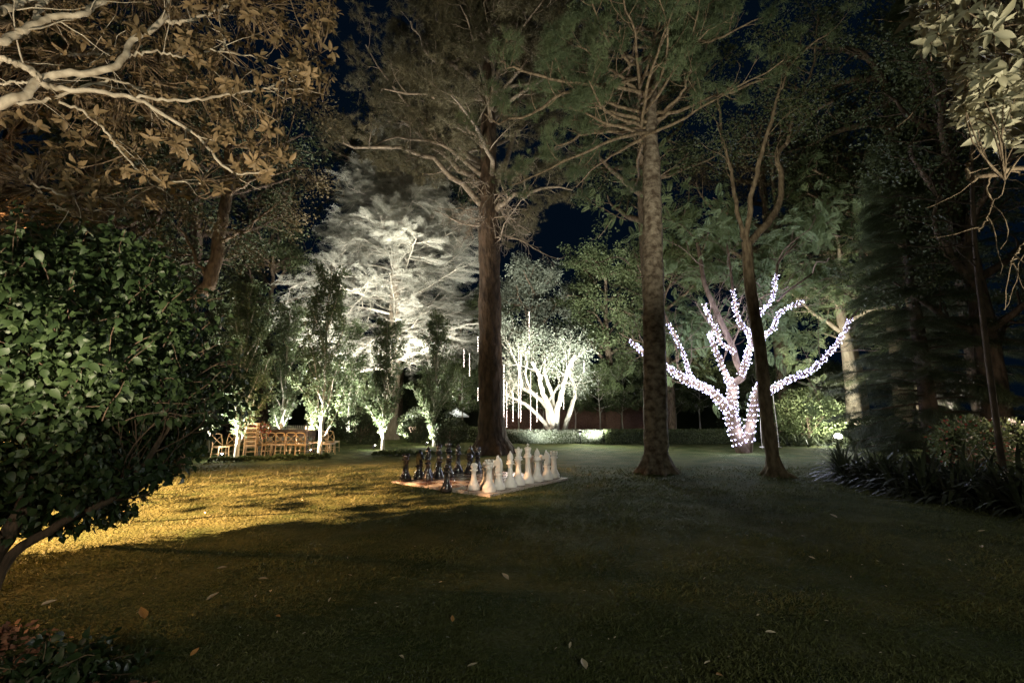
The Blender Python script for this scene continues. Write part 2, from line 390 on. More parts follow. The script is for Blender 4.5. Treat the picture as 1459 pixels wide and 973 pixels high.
# ------------------------------------------------------------------ ground
g = np.random.default_rng(11)
def hh(x, y):
    return 0.012*np.sin(x*1.7+np.sin(y*.9))*np.cos(y*1.3+x*.4)+0.008*np.sin(x*3.9+1)*np.sin(y*4.3)
mb = MB()
xs = np.concatenate([[-400, -150, -60, -35], np.linspace(-24, 24, 193), [35, 60, 150, 400]])
ys = np.concatenate([[-150, -50, -15, -5], np.linspace(-2, 30, 129), [36, 50, 90, 180, 500]])
X, Y = np.meshgrid(xs, ys); Z = hh(X, Y)*((np.abs(X) < 25) & (Y < 30))
nx = len(xs); i = np.arange(len(ys)-1)[:, None]*nx; j = np.arange(nx-1)[None]
mb.add(np.stack([X, Y, Z], -1).reshape(-1, 3), np.stack([i+j, i+j+1, i+nx+j+1, i+nx+j], -1).reshape(-1, 4))
tag(mb.build('lawn_ground', M['lawn']), kind='structure')

mb = MB(); N = 330000
py = 590+1037/np.concatenate([1/g.uniform(1/13.5, 1/1.9, N)])*0+g.uniform(72, 560, N)
Y = 1037/(py-590); X = g.uniform(-1.35, 1.35, N)*Y
sel = ~((X < -1.75-(Y-2.7)*1.9) & (Y < 3.5))
X, Y = X[sel], Y[sel]; N = len(X)
P = np.stack([X, Y, hh(X, Y)-.004], -1)
lod = np.clip(Y/5, .8, 2.4)
D = nrm(np.stack([g.normal(size=N)*.8+.35, g.normal(size=N)*.8, g.uniform(.35, 1.0, N)], -1))
tv = np.array([[-.09, 0, 0], [.09, 0, 0], [.05, .6, .05], [0, 1, -.12]]); tf = np.array([[0, 1, 2, 3]])
cl = (np.sin(X*2.1+3*np.sin(Y*.8))*np.cos(Y*2.7+np.sin(X*1.9)*2)+1)/2
for _k, (fa, fb) in enumerate([(17, 23), (29, 19), (41, 37)]): cl = cl+.30*np.sin(X*fa+2.2*np.sin(Y*fb*.6+_k))*np.sin(Y*fb+2*np.sin(X*fa*.55))
cl = np.clip(cl, 0, 1.25)
mb.inst(tv, tf, P, frames(D, g, .3, 1), g.uniform(.018, .045, N)*(.65+.7*cl)*lod, 0, np.clip(g.random(N)*.6+.4*cl, 0, 1))
tag(mb.build('lawn_grass', M['grass_blade']), 'short green lawn grass covering the foreground', 'grass', kind='stuff')

# ------------------------------------------------------------------ central pine
def central_pine():
    g = np.random.default_rng(5)
    base = gnd(700, 646); bx, by = base[0], base[1]
    T = thing('pine_tree', 'tallest dark trunked pine standing right behind the giant chess board', 'tree', (bx, by, 0))
    b = MB()
    pr = [(703, 648), (700, 600), (699, 520), (698, 430), (697, 350), (696, 280), (696, 190), (695, 90), (694, -20), (693, -140)]
    P = np.array([at(x, y, by) for x, y in pr]); P[0] = (P[1][0]+.1, by, -.1)
    q = spline(P, 90); z = q[:, 2]
    rad = np.interp(z, [0, .4, 1.1, 3.5, 8, 10.5, 16, 22, 26], [.86, .66, .54, .50, .47, .44, .30, .16, .05])
    rad = rad*(1+.05*np.sin(z*2.3)+.03*np.sin(z*6.1))
    b.tube(q, rad, 28, rough=.07, rng=g)
    o = (bx, by, 0)
    for k in range(9):  # root flare
        a = k/9*6.28+g.random()*.3; d = np.array([math.cos(a), math.sin(a), 0])
        b.tube(spline([q[6]+d*.35, np.array([q[3][0], by, .25])+d*.72, np.array([bx, by, -.05])+d*g.uniform(1.0, 1.35)], 7), [.16, .18, .17, .15, .12, .09, .05], 7, rough=.15, rng=g)
    b.build('trunk', M['bark_dark'], T, origin=o)
    lb = MB(); cr = MB(); tips = []
    c = lambda L: [(480+x/2.95, y/2.95) for x, y in L]
    ex = [([(620, 880), (540, 780), (460, 720), (380, 660), (240, 625), (60, 620), (25, 570)], -1.2), ([(610, 790), (480, 680), (330, 560), (210, 440), (150, 350)], .8),
          ([(650, 890), (700, 860), (760, 820), (860, 795), (990, 800)], -.8), ([(630, 640), (560, 560), (520, 460), (440, 420), (200, 375)], -1.5),
          ([(620, 400), (500, 280), (400, 255), (340, 150), (310, 90)], -1), ([(630, 260), (540, 150), (460, 90), (380, -40)], 1.5), ([(660, 800), (720, 640), (770, 520), (900, 420), (1010, 390)], 1.2),
          ([(620, 700), (540, 640), (490, 540), (470, 420), (420, 300)], 1.6), ([(650, 500), (760, 430), (850, 330), (900, 200)], 1.4), ([(650, 300), (740, 200), (850, 130), (1000, 60)], -1.5)]
    prim = []
    for L, dy in ex:
        q2 = limb(lb, g, pl(c(L), by, by+dy*2.2), .15, .03, 12, 6, bumpy=.06); prim.append((q2, .13))
    for k in range(58):
        t = g.random()**.9; p = np.array([bx-.1, by, 11+t*13]); a = k*2.4+g.random()
        el = .25+.35*t
        q2, rad = grow(g, p, (math.cos(a), math.sin(a), el), (7.0-3.4*t)*g.uniform(.7, 1.1), .13-.06*t, 9, .14, (0, 0, .02), .2)
        lb.tube(q2, rad, 5); prim.append((q2, .1))
    for q2, r in prim:
        for q3, r3 in branches(lb, g, q2, r, 9, 2.3, 1.0, .22, (0, 0, .05), .3, .4, 4, .4, 5):
            tips += [q3[-1], q3[-2], q3[3]]
            for q4, r4 in branches(lb, g, q3, r3, 4, .9, .8, .2, (0, 0, .03), .3, .3, 3, .5, 4):
                tips += [q4[-1], q4[2]]
    # bare twigs under the crown
    for k in range(24):
        a = g.uniform(0, 6.28); p = np.array([bx, by, g.uniform(9.2, 11.6)])
        q2, rad = grow(g, p, (math.cos(a), math.sin(a), .1), g.uniform(1.4, 3.4), .045, 8, .3, (0, 0, -.07), .3)
        lb.tube(q2, rad, 4)
        for q3, r3 in branches(lb, g, q2, .045, 7, 1.0, .9, .3, (0, 0, -.08), .2, .1, 3, .5, 5):
            branches(lb, g, q3, r3, 4, .5, .8, .3, (0, 0, -.1), .2, .1, 3, .6, 4, minr=.009)
    lb.build('branch_system', M['bark_twig'], T, origin=o)
    C = np.array(tips); C = C[g.random(len(C)) < .62]; n = 8; Cn = np.repeat(C, n, 0)+g.normal(size=(len(C)*n, 3))*np.array([.22, .22, .12])
    D = nrm(g.normal(size=(len(Cn), 3))+UP*.5)
    cr.inst(*TUFT2, Cn, frames(D, g), g.uniform(.16, .32, len(Cn)), 0, np.repeat(g.random(len(C)), n)*.6+.4*g.random(len(Cn)))
    cr.build('crown', M['pine_needle'], T, origin=o)
central_pine()

# ------------------------------------------------------------------ right pine with green up-curved tips
def hoop_pine():
    g = np.random.default_rng(8)
    base = gnd(936, 673); bx, by = base[:2]; o = (bx, by, 0)
    T = thing('pine_tree', 'scaly barked pine with green tufted tips, between chess board and lit tree', 'tree', o)
    P = np.array([at(x, y, by) for x, y in [(936, 673), (934, 600), (932, 470), (930, 330), (928, 190), (931, 110), (937, 30), (942, -60), (945, -170)]]); P[0][2] = -.1
    q = spline(P, 80); z = q[:, 2]
    b = MB(); rad = np.interp(z, [0, .15, .5, 4, 9.3, 9.9, 12, 16, 20], [.50, .42, .34, .315, .265, .20, .13, .09, .03])
    b.tube(q, rad*(1+.03*np.sin(z*9)), 22, rough=.09, rng=g)
    for k in range(8):
        a = k/8*6.28; d = np.array([math.cos(a), math.sin(a), 0]); c0 = np.array([bx, by, 0])
        b.tube(spline([c0+d*.24+UP*.5, c0+d*.42+UP*.14, c0+d*g.uniform(.58, .8)-UP*.04], 6), [.1, .11, .11, .09, .07, .03], 6)
    b.build('trunk', M['bark_scaly'], T, origin=o)
    lb = MB(); cr = MB(); tips = []; prim = []
    c2 = lambda L: [(480+x/2.95, y/2.95) for x, y in L]; c3 = lambda L: [(960+x/2.92, y/2.92) for x, y in L]
    ex = [(c2([(1320, 565), (1270, 562), (1150, 590), (1000, 650), (850, 730), (730, 780)]), -.8), (c2([(1320, 520), (1150, 470), (1100, 430), (1060, 340)]), -1.5),
          (c2([(1320, 420), (1200, 330), (1100, 250), (1010, 190)]), -1.0), (c2([(1330, 400), (1100, 360), (960, 390), (820, 480), (680, 510), (620, 480)]), -2.5),
          (c2([(1330, 300), (1150, 360), (1010, 350), (850, 325), (740, 290), (690, 260)]), -2.8), (c2([(1340, 130), (1260, 110), (1200, 100), (1180, 60)]), -1),
          (c2([(1330, 240), (1230, 270), (1190, 190), (1190, 110)]), -1.4), (c2([(1320, 530), (1180, 560), (1060, 560), (960, 600), (890, 640)]), .8),
          (c2([(1340, 160), (1380, 180), (1440, 210), (1520, 200)]), -1.2), (c3([(-80, 500), (0, 470), (100, 430), (280, 370), (450, 300), (560, 200), (640, 145)]), -2),
          (c3([(-70, 210), (0, 205), (90, 175), (180, 165), (270, 120), (350, 80)]), -2), (c3([(-60, 120), (60, 60), (190, 0)]), -1.2), (c3([(-80, 480), (10, 420), (60, 330), (70, 290)]), -2)]
    for L, dy in ex:
        q2 = limb(lb, g, pl(L, by, by+dy), .062, .018, 16, 6, bumpy=.03); prim.append((q2, .05))
    for k in range(46):
        t = g.random(); p = np.array([bx+.05, by, 9.8+t*9]); a = k*2.4+g.random()
        q2, rad = grow(g, p, (math.cos(a), math.sin(a), .05), (4.4-2.4*t)*g.uniform(.7, 1.1), .055, 9, .12, (0, 0, .03), .3)
        lb.tube(q2, rad, 5); prim.append((q2, .05))
    for q2, r in prim:
        for q3, r3 in branches(lb, g, q2, r, 8, 1.15, .95, .13, (0, 0, .16), .35, .3, 4, .5, 6, lenfall=.3):
            if g.random() < .8: tips += [q3[-1], q3[-2]*.5+q3[-1]*.5]
            for q4, r4 in branches(lb, g, q3, r3, 2, .5, .6, .12, (0, 0, .2), .3, .2, 3, .6, 4):
                if g.random() < .7: tips += [q4[-1]]
    lb.build('branch_system', M['bark_brown'], T, origin=o)
    C = np.array(tips)[g.random(len(tips)) < .75]; n = 11; Cn = np.repeat(C, n, 0)+g.normal(size=(len(C)*n, 3))*np.array([.12, .12, .08])
    D = nrm(g.normal(size=(len(Cn), 3))*.8+UP*.9)
    cr.inst(*TUFT2, Cn, frames(D, g), g.uniform(.13, .25, len(Cn)), 0, np.repeat(g.random(len(C)), n)*.6+.4*g.random(len(Cn)))
    cr.build('crown', M['hoop_needle'], T, origin=o)
hoop_pine()

# ------------------------------------------------------------------ thin forked tree
def thin_tree():
    g = np.random.default_rng(9)
    base = gnd(1106, 678); bx, by = base[:2]; o = (bx, by, 0)
    T = thing('forked_tree', 'slim dark forked tree in front of the branches wrapped in fairy lights', 'tree', o)
    b = MB()
    P = pl([(1106, 678), (1093, 600), (1083, 500), (1069, 410), (1064, 345)], by); P[0][2] = -.08
    q = spline(P, 40); b.tube(q, np.interp(q[:, 2], [0, .15, .5, 5, 7], [.30, .24, .165, .15, .13]), 14, rough=.08, rng=g)
    for k in range(6):
        a = k/6*6.28+.4; d = np.array([math.cos(a), math.sin(a), 0]); c0 = np.array([bx-.02, by, 0])
        b.tube(spline([c0+d*.1+UP*.35, c0+d*.24+UP*.1, c0+d*g.uniform(.36, .55)-UP*.04], 6), [.06, .07, .07, .06, .05, .02], 6)
    ex = [([(1065, 350), (1093, 318), (1111, 291), (1114, 253), (1107, 223), (1121, 205), (1158, 161), (1186, 145)], .11, .04, 1), ([(1064, 350), (1068, 300), (1078, 250), (1087, 209), (1100, 171), (1107, 137), (1118, 118), (1125, 60)], .08, .03, -.6),
          ([(1064, 355), (1052, 308), (1042, 250), (1028, 192), (1020, 120)], .07, .03, .8), ([(1121, 205), (1135, 150), (1160, 90), (1165, 20)], .05, .02, .6)]
    prim = []
    for L, r0, r1, dy in ex: prim.append((limb(b, g, pl(L, by, by+dy), r0, r1, 22, 8, bumpy=.02), r1*1.5))
    b.build('trunk', M['bark_brown'], T, origin=o)
    lb = MB(); tips = []
    for q2, r in prim:
        for q3, r3 in branches(lb, g, q2, r, 9, 1.7, .8, .2, (0, 0, .06), .45, .1, 4, .6, 6, lenfall=.2):
            for q4, r4 in branches(lb, g, q3, r3, 4, .8, .8, .2, (0, 0, .03), .3, .1, 3, .6, 4): tips += [q4[-1], q4[2]]
    lb.build('branch_system', M['bark_brown'], T, origin=o)
    cr = MB(); leaf_cloud(cr, g, np.array(tips), .34, 34, .085, LEAF_S, .2)
    cr.build('crown', M['leaf_dark'], T, origin=o)
thin_tree()

# ------------------------------------------------------------------ jacaranda with fairy lights
JY = 19.6
def bulb_obj(parent, pts, mat_, r=.03, name='bulb_cluster'):
    m_ = MB(); tv = np.array([[1, 0, 0], [-1, 0, 0], [0, 1, 0], [0, -1, 0], [0, 0, 1.2], [0, 0, -1.2]])*1.0
    tf = np.array([[0, 2, 4], [2, 1, 4], [1, 3, 4], [3, 0, 4], [2, 0, 5], [1, 2, 5], [3, 1, 5], [0, 3, 5]])
    m_.inst(tv, tf, pts, np.tile(np.eye(3), (len(pts), 1, 1)), r)
    return tag(m_.build(name, mat_, parent), kind='stuff')
def jacaranda():
    g = np.random.default_rng(21)
    base = gnd(1058, 643); bx, by = base[0], JY; o = (bx, by, 0)
    T = thing('jacaranda_tree', 'feathery leaved tree with trunk and limbs wrapped in white fairy lights', 'tree', o)
    c = lambda L: [(930+x/3.603, 380+y/3.603) for x, y in L]
    S = [  # pixel path, r0, r1, dy, wrapped, where
        ([(468, 950), (430, 860), (402, 760), (405, 690), (412, 600)], .30, .19, 0, 1, 'round the main trunk'),
        ([(478, 940), (498, 830), (520, 720), (535, 640), (560, 600)], .22, .13, -.6, 1, 'round the right hand stem low down'),
        ([(402, 760), (300, 640), (190, 590), (80, 520), (-20, 460), (-120, 375)], .18, .06, -.5, 1, 'along the lowest limb reaching left'),
        ([(240, 612), (190, 550), (150, 430), (80, 290)], .09, .04, .7, 1, 'along the steep limb at the far left'),
        ([(412, 610), (380, 560), (340, 470), (300, 370), (290, 340)], .12, .06, .3, 1, 'up the reddish limb left of centre'),
        ([(420, 440), (350, 390), (325, 320), (285, 250), (265, 195)], .07, .04, -.4, 1, 'on the crooked limb near the pine'),
        ([(412, 600), (462, 560), (430, 490), (408, 410), (340, 260), (270, 100), (250, 0), (230, -120)], .16, .08, .6, 0, ''),
        ([(455, 560), (490, 450), (500, 360), (440, 270), (410, 120)], .12, .05, -.3, 1, 'up the middle limb behind the slim trunk'),
        ([(490, 430), (560, 370), (620, 310), (655, 235), (780, 175)], .09, .04, .2, 1, 'on the limb bending to the upper right'),
        ([(495, 370), (550, 240), (610, 170), (635, 40)], .08, .04, 1.0, 1, 'on the highest limb of the tree'),
        ([(550, 640), (590, 640), (700, 580), (800, 540), (880, 470), (950, 390), (1020, 265)], .13, .05, .5, 1, 'along the long limb sweeping right'),
        ([(635, 40), (650, -30), (740, -120)], .06, .04, .3, 0, ''), ([(640, 175), (700, 120), (800, 50), (880, -20)], .05, .03, 1.2, 0, ''),
        ([(410, 120), (400, 20), (380, -120)], .06, .04, .3, 0, ''), ([(1015, 268), (1080, 180), (1120, 60)], .05, .03, .3, 0, ''), ([(80, 290), (40, 180), (30, 60)], .05, .03, .3, 0, '')]
    b = MB(); prim = []
    for L, r0, r1, dy, w, where in S:
        P = pl(c(L), by, by+dy)
        if L[0][1] > 900: P[0][2] = -.08; P[0][1] = by
        q = limb(b, g, P, r0, r1, 26, 9, rough=.1); prim.append((q, r1))
        if w:
            ln = np.linalg.norm(np.diff(q, axis=0), axis=1).sum(); low = L[0][1] > 900
            turns = ln/(.20 if low else .15); m_ = int(ln*60)
            t = np.linspace(.12 if low else 0, 1, m_); x = t*(len(q)-1); ii = np.minimum(x.astype(int), len(q)-2); ff = (x-ii)[:, None]
            cpt = q[ii]*(1-ff)+q[ii+1]*ff; tn = nrm(q[ii+1]-q[ii]); rr = (r0+(r1-r0)*t)+.02
            a = nrm(np.cross(tn, [0.1, 1, 0.2])); bb = np.cross(tn, a); th = t*turns*6.283
            W = cpt+rr[:, None]*(np.cos(th)[:, None]*a+np.sin(th)[:, None]*bb)
            st = thing('fairy_lights', 'white fairy lights wound '+where, 'fairy lights', tuple(q[0]), 0, 'fairy lights wound on the feathery tree')
            wb = MB(); wb.tube(W-q[0], .006, 3); wb.build('wire', M['wire'], st)
            sp = MB(); wl = np.concatenate([[0], np.cumsum(np.linalg.norm(np.diff(W, axis=0), axis=1))])
            nb = int(wl[-1]/(.085 if low else .062)); kk = np.searchsorted(wl, np.linspace(0, wl[-1]*.999, nb))
            bp = W[np.minimum(kk, m_-1)]+g.normal(size=(nb, 3))*.03
            bulb_obj(st, bp-q[0], M['bulb'], .020)
            for k in np.linspace(.25, .85, 2):
                p, _ = along(q, k); lamp('POINT', 'fairy_glow', p+np.array([0, -.35, 0.1]), 26, (.70, .76, 1.0), .3)
    b.build('trunk', M['bark_red'], T, origin=o)
    lb = MB(); fr = MB(); FP = []; FD = []
    for q, r in prim[2:]:
        for q3, r3 in branches(lb, g, q, r, 9, 2.5, .9, .2, (0, 0, .05), .35, .1, 4, .6, 6, lenfall=.1):
            for tt in np.linspace(.3, 1, 7):
                p, d = along(q3, min(tt, .99)); FP.append(p); FD.append(side_dir(g, d, 1.0))
            for q4, r4 in branches(lb, g, q3, r3, 3, 1.3, .8, .2, (0, 0, .02), .3, .1, 3, .6, 5):
                for tt in (.35, .6, .8, 1):
                    p, d = along(q4, min(tt, .99)); FP.append(p); FD.append(side_dir(g, d, .9))
    # extra canopy above the lit limbs
    for k in range(36):
        p = at(g.uniform(890, 1235), g.uniform(250, 420), g.uniform(18.5, 24)); q3, rad = grow(g, p-np.array([0, 0, .4]), (g.normal(), g.normal(), .3), 2.6, .03, 6, .2, (0, 0, -.02), .4)
        lb.tube(q3, rad, 4)
        for tt in np.linspace(.05, 1, 16): p, d = along(q3, min(tt, .99)); FP.append(p+g.normal(size=3)*.3); FD.append(side_dir(g, d, 1.1))
    # the two large hanging sprays lit from beside
    for (px, py_, dx) in ((985, 510, .5), (1010, 545, .6), (1130, 500, -.7), (1150, 520, .6), (1110, 530, -.5), (1060, 600, .3), (1000, 480, .4), (1080, 590, -.2)):
        p = at(px, py_-22, 20.2)
        for k in range(14): FP.append(p+g.normal(size=3)*np.array([.35, .2, .3])); FD.append(nrm(np.array([dx+g.normal()*.4, -.2+g.normal()*.3, -.35])))
    FP = np.repeat(np.array(FP), 3, 0); FD = np.repeat(np.array(FD), 3, 0)+g.normal(size=(len(FP), 3))*.6; FP = FP+g.normal(size=FP.shape)*.12
    FD[:, 2] -= .15
    kp = ~((FP[:, 1] < by+.7) & (FP[:, 2] < 9.3)); FP, FD = FP[kp], FD[kp]
    fr.inst(*FROND, FP, frames(nrm(FD), g, 1, .3), g.uniform(.32, .62, len(FP)))
    lb.build('branch_system', M['bark_red'], T, origin=o)
    fr.build('crown', M['frond'], T, origin=o)
jacaranda()

# swing on the long right limb
sw = thing('garden_swing', 'rope swing hanging empty from the lit limb beside the slim dark trunk', 'swing', (at(1098, 636, 18.9)[0], 18.9, 0))
b = MB(); b.box((0, 0, .28), (.75, .26, .04)); b.build('seat', M['bark_pale'], sw, False)
for s_ in (-1, 1):
    b = MB(); b.tube([[s_*.34, 0, .2], [s_*.34, 0, .9], [s_*.27, .0, 2.75]], .013, 5); b.build('rope', M['rope'], sw)

# ------------------------------------------------------------------ pale cedar
def cedar():
    g = np.random.default_rng(31)
    by = 30.0; bx = at(556, 600, by)[0]; o = (bx, by, 0)
    T = thing('cedar_tree', 'pale floodlit cedar with layered branches left of the tallest pine', 'tree', o)
    b = MB(); q = spline([(bx, by, -.1), (bx+.1, by, 5), (bx-.05, by, 11), (bx+.1, by, 16), (bx, by, 21)], 50)
    b.tube(q, np.interp(q[:, 2], [0, .6, 5, 12, 21], [.65, .45, .40, .30, .05]), 14, rough=.1, rng=g); b.build('trunk', M['bark_cedar'], T, origin=o)
    lb = MB(); SPp = []; SD = []
    for k in range(72):
        t = (k+g.random())/72; z = 4.3+t*16.5; a = k*2.4+g.random()*.5; L = (7.6*(1-t)**.75+.8)*g.uniform(.75, 1.1)
        if z < 8: L *= .85
        q2, rad = grow(g, (bx, by, z), (math.cos(a), math.sin(a), .30), L, .105*(1-t)+.03, 10, .10, (0, 0, -.035), .2)
        lb.tube(q2, rad, 5)
        nb = int(6+L*1.9)
        for q3, r3 in branches(lb, g, q2, rad[0], nb, 2.3, .95, .16, (0, 0, -.02), .22, .85, 4, .45, 5, lenfall=.4, minr=.021):
            for tt in np.linspace(.2, 1, 5):
                p, d = along(q3, min(tt, .99))
                for sd in (-1, 1)[:int(g.integers(1, 3))]: SPp.append(p); SD.append(nrm(d+np.cross(d, UP)*sd*g.uniform(.3, 1.1)+g.normal(size=3)*.15))
            for q4, r4 in branches(lb, g, q3, r3, 4, 1.0, .8, .15, (0, 0, 0), .2, .85, 3, .7, 4, minr=.015):
                SPp.append(q4[2]); SD.append(q4[3]-q4[2]); SPp.append(q4[-1]); SD.append(q4[-1]-q4[-2])
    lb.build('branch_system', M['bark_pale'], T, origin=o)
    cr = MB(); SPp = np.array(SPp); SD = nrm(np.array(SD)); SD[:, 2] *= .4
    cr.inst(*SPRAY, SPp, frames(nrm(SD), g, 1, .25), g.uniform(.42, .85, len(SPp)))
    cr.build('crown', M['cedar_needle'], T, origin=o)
cedar()

# ------------------------------------------------------------------ multi stemmed bright tree
def multi_stem():
    g = np.random.default_rng(41); by = 27.0; bx = at(790, 612, by)[0]; o = (bx, by, 0)
    T = thing('spreading_tree', 'brightly lit tree with many pale stems fanning from one base behind hedge', 'tree', o)
    c = lambda L: [(640+x/4.054, 400+y/4.054) for x, y in L]
    S = [([(590, 900), (570, 850), (480, 745), (400, 690), (310, 655)], .15, .07, 0), ([(600, 900), (580, 800), (560, 720), (470, 640), (370, 590), (340, 520)], .2, .08, 1), ([(600, 900), (595, 770), (540, 640), (520, 550), (478, 470)], .19, .08, -1),
         ([(610, 900), (605, 760), (592, 650), (560, 560), (552, 470), (600, 420)], .17, .07, .5), ([(620, 900), (620, 760), (640, 680), (665, 590), (690, 500), (725, 430)], .2, .08, -.7),
         ([(640, 900), (665, 850), (705, 730), (728, 640), (702, 540), (715, 470)], .17, .07, .6), ([(620, 740), (660, 640), (655, 560), (680, 500)], .1, .05, 1.2), ([(570, 700), (610, 640), (640, 600), (700, 590)], .08, .05, .3), ([(420, 610), (400, 500), (360, 420), (330, 330)], .08, .04, .3), ([(470, 640), (440, 540), (450, 470), (420, 400)], .07, .04, -.6)]
    b = MB(); prim = []
    for L, r0, r1, dy in S:
        P = pl(c(L), by, by+dy)
        if L[0][1] == 900: P[0] = (P[0][0], by, -.1)
        prim.append((limb(b, g, P, r0, r1, 20, 8, rough=.12, bumpy=.02), r1))
    b.build('trunk', M['bark_pale'], T, origin=o)
    lb = MB(); tips = []
    for q, r in prim:
        for q3, r3 in branches(lb, g, q, r, 7, 2.1, .8, .22, (0, 0, .1), .6, .1, 4, .6, 6, lenfall=.1):
            for q4, r4 in branches(lb, g, q3, r3, 5, 1.0, .8, .2, (0, 0, .06), .35, .1, 3, .6, 4): tips += [q4[-1], q4[2]]
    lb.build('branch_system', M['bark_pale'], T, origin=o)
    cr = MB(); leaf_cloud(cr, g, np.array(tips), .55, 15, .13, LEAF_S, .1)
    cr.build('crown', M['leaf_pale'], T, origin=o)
multi_stem()

# ------------------------------------------------------------------ slender uplit trees
def slender(seed, H):
    g = np.random.default_rng(seed)
    T = thing('slender_tree', 'x', 'tree', group='slender uplit trees')
    b = MB(); prim = []
    q = spline([(0, 0, -.05), (.03, 0, H*.3), (-.04, .03, H*.65), (0, 0, H*.96)], 26); b.tube(q, np.interp(q[:, 2], [0, .5, H], [.10, .075, .012]), 8)
    prim.append((q, .05)); tips = []; td = []
    for k in range(26):
        t = .07+.8*((k+.5)/26)**1.1; p, _ = along(q, t); a = k*2.4
        L = H*(.30 if t < .35 else .30*(1-.75*(t-.35)/.65))*g.uniform(.8, 1.1)
        q2, rad = grow(g, p, (math.cos(a)*.72, math.sin(a)*.72, 1.0), L, .032, 8, .08, (0, 0, .06), .25); b.tube(q2, rad, 5)
        for q3, r3 in branches(b, g, q2, .03, 6, .55, .6, .12, (0, 0, .05), .12, .1, 3, .5, 4): tips += [q3[1], q3[-1], q3[2]]
    b.build('trunk', M['bark_pale'], T)
    cr = MB(); tips = np.array(tips); leaf_cloud(cr, g, tips, .2, 30, .082, LEAF_W, .3)
    cr.build('crown', M['leaf_slender'], T); return T
def fixture():
    T = thing('garden_spotlight', 'x', 'spotlight', group='small ground spotlights')
    b = MB(); b.tube([[0, 0, -.05], [0, 0, .1]], .012, 6); b.build('stake', M['metal_dark'], T)
    b = MB(); b.tube([[0, -.02, .09], [.0, .02, .14], [0, .07, .20]], [.05, .055, .065], 14); b.build('housing', M['metal_dark'], T)
    b = MB(); b.tube([[0, .072, .203], [0, .078, .211]], [.055, .06], 14); 
    b = MB(); b.lathe([(0.002, .235), (.03, .23), (.045, .215), (.045, .205)], 14, (0, .07, 0)); b.build('lens', M['lens'], T); return T
st1, st2 = slender(3, 7.0), slender(4, 7.6); fx = fixture()
spots = [(336, 655, 'nearest slender uplit tree, beside the stacked wooden chairs', 1.0, 0, 'beside the slender tree nearest the stacked chairs'), (455, 648, 'tallest slender uplit tree, right of the dining table chairs', 1.08, 0, 'at the foot of the tallest slender tree'),
         (545, 641, 'slender uplit tree in front of the pale cedar', .92, 0, 'at the foot of the slender tree before the cedar'), (618, 636, 'slender uplit tree nearest the tallest pine trunk', .95, 0, 'at the foot of the slender tree nearest the pine')]
for i, (px, py, lab, s_, _, fl) in enumerate(spots):
    p = gnd(px, py); src = (st1, st2)[i % 2]
    if i < 2: o = src; o.location = tuple(p); o['label'] = lab; o.scale = (s_,)*3
    else: o = dup(src, p, 1.3*i, lab, s_)
    q = p+np.array([-.35 if i else -.45, -.25, 0])
    if i == 0: fo = fx; fo.location = tuple(q)
    else: fo = dup(fx, q)
    fo['label'] = 'small lit ground spotlight '+fl; fo.rotation_euler = (0, 0, -.6)
    lamp('SPOT', 'tree_spot', q+np.array([0.12, -.02, .30]), 1500, WHITE, .04, p+np.array([0, 0, 2.4]), 105, .8)
    lamp('POINT', 'spot_spill', q+np.array([0.05, .02, .45]), 22, WHITE, .05)
# further trunks seen between them
for i, (px, Y, lab) in enumerate([(402, 24, 'slender uplit tree with white trunk rising behind the dining table'), (300, 20, 'slender uplit tree at the left edge of the row, half behind the bush'), (497, 27, 'slender uplit tree furthest back in the row, behind a dark round shrub')]):
    p = at(px, 600, Y); p[2] = 0; dup((st1, st2, st1)[i], p, 2.+i, lab, (1.15, .95, 1.1)[i])
    lamp('SPOT', 'tree_spot', p+np.array([.25, -.5, .35]), 420, WHITE, .04, p+np.array([0, 0, 2.6]), 100, .8)

# ------------------------------------------------------------------ generic background trees
def broad_tree(name, label, x, y, H, bottom, R, leaf, nper, lm, bm, seed, T=LEAF_S, group=None, lean=(0, 0), r=None):
    g = np.random.default_rng(seed); r = r or H*.022
    T_ = thing(name, label, 'tree', (x, y, 0), group=group)
    b = MB(); top = np.array([lean[0], lean[1], H*.8])
    q = spline([(0, 0, -.1), (top[0]*.3+.1, top[1]*.3, H*.27), (top[0]*.6-.1, top[1]*.6, H*.52), top], 24)
    b.tube(q, r*np.linspace(1.15, .3, 24), 10, rough=.1, rng=g)
    b.build('trunk', bm, T_); lb = MB(); tips = []
    for k in range(22):
        t = bottom/H+(1-bottom/H)*((k+g.random())/22); tt = min(.99, t/.8*.98); p, _ = along(q, tt); a = k*2.4+g.random()*.5
        sh = math.sin(math.pi*min(1, .22+.70*(t-bottom/H)/(1-bottom/H)))
        q2, rad = grow(g, p, (math.cos(a), math.sin(a), .55), R*sh*g.uniform(.8, 1.15), r*.4, 8, .16, (0, 0, .01), .25); lb.tube(q2, rad, 5)
        for q3, r3 in branches(lb, g, q2, r*.35, 6, R*.42, .9, .2, (0, 0, .05), .25, .2, 3, .5, 5, lenfall=.3):
            for q4, r4 in branches(lb, g, q3, r3, 2, R*.2, .8, .2, (0, 0, 0), .4, .1, 3, .6, 3): tips.append(q4[-1])
            tips += [q3[-1], q3[3]]
    lb.build('branch_system', bm, T_)
    cr = MB(); leaf_cloud(cr, g, np.array(tips), R*.13, nper, leaf, T, .15); cr.build('crown', lm, T_); return T_
def xy(px, Y): return at(px, 600, Y)[0]
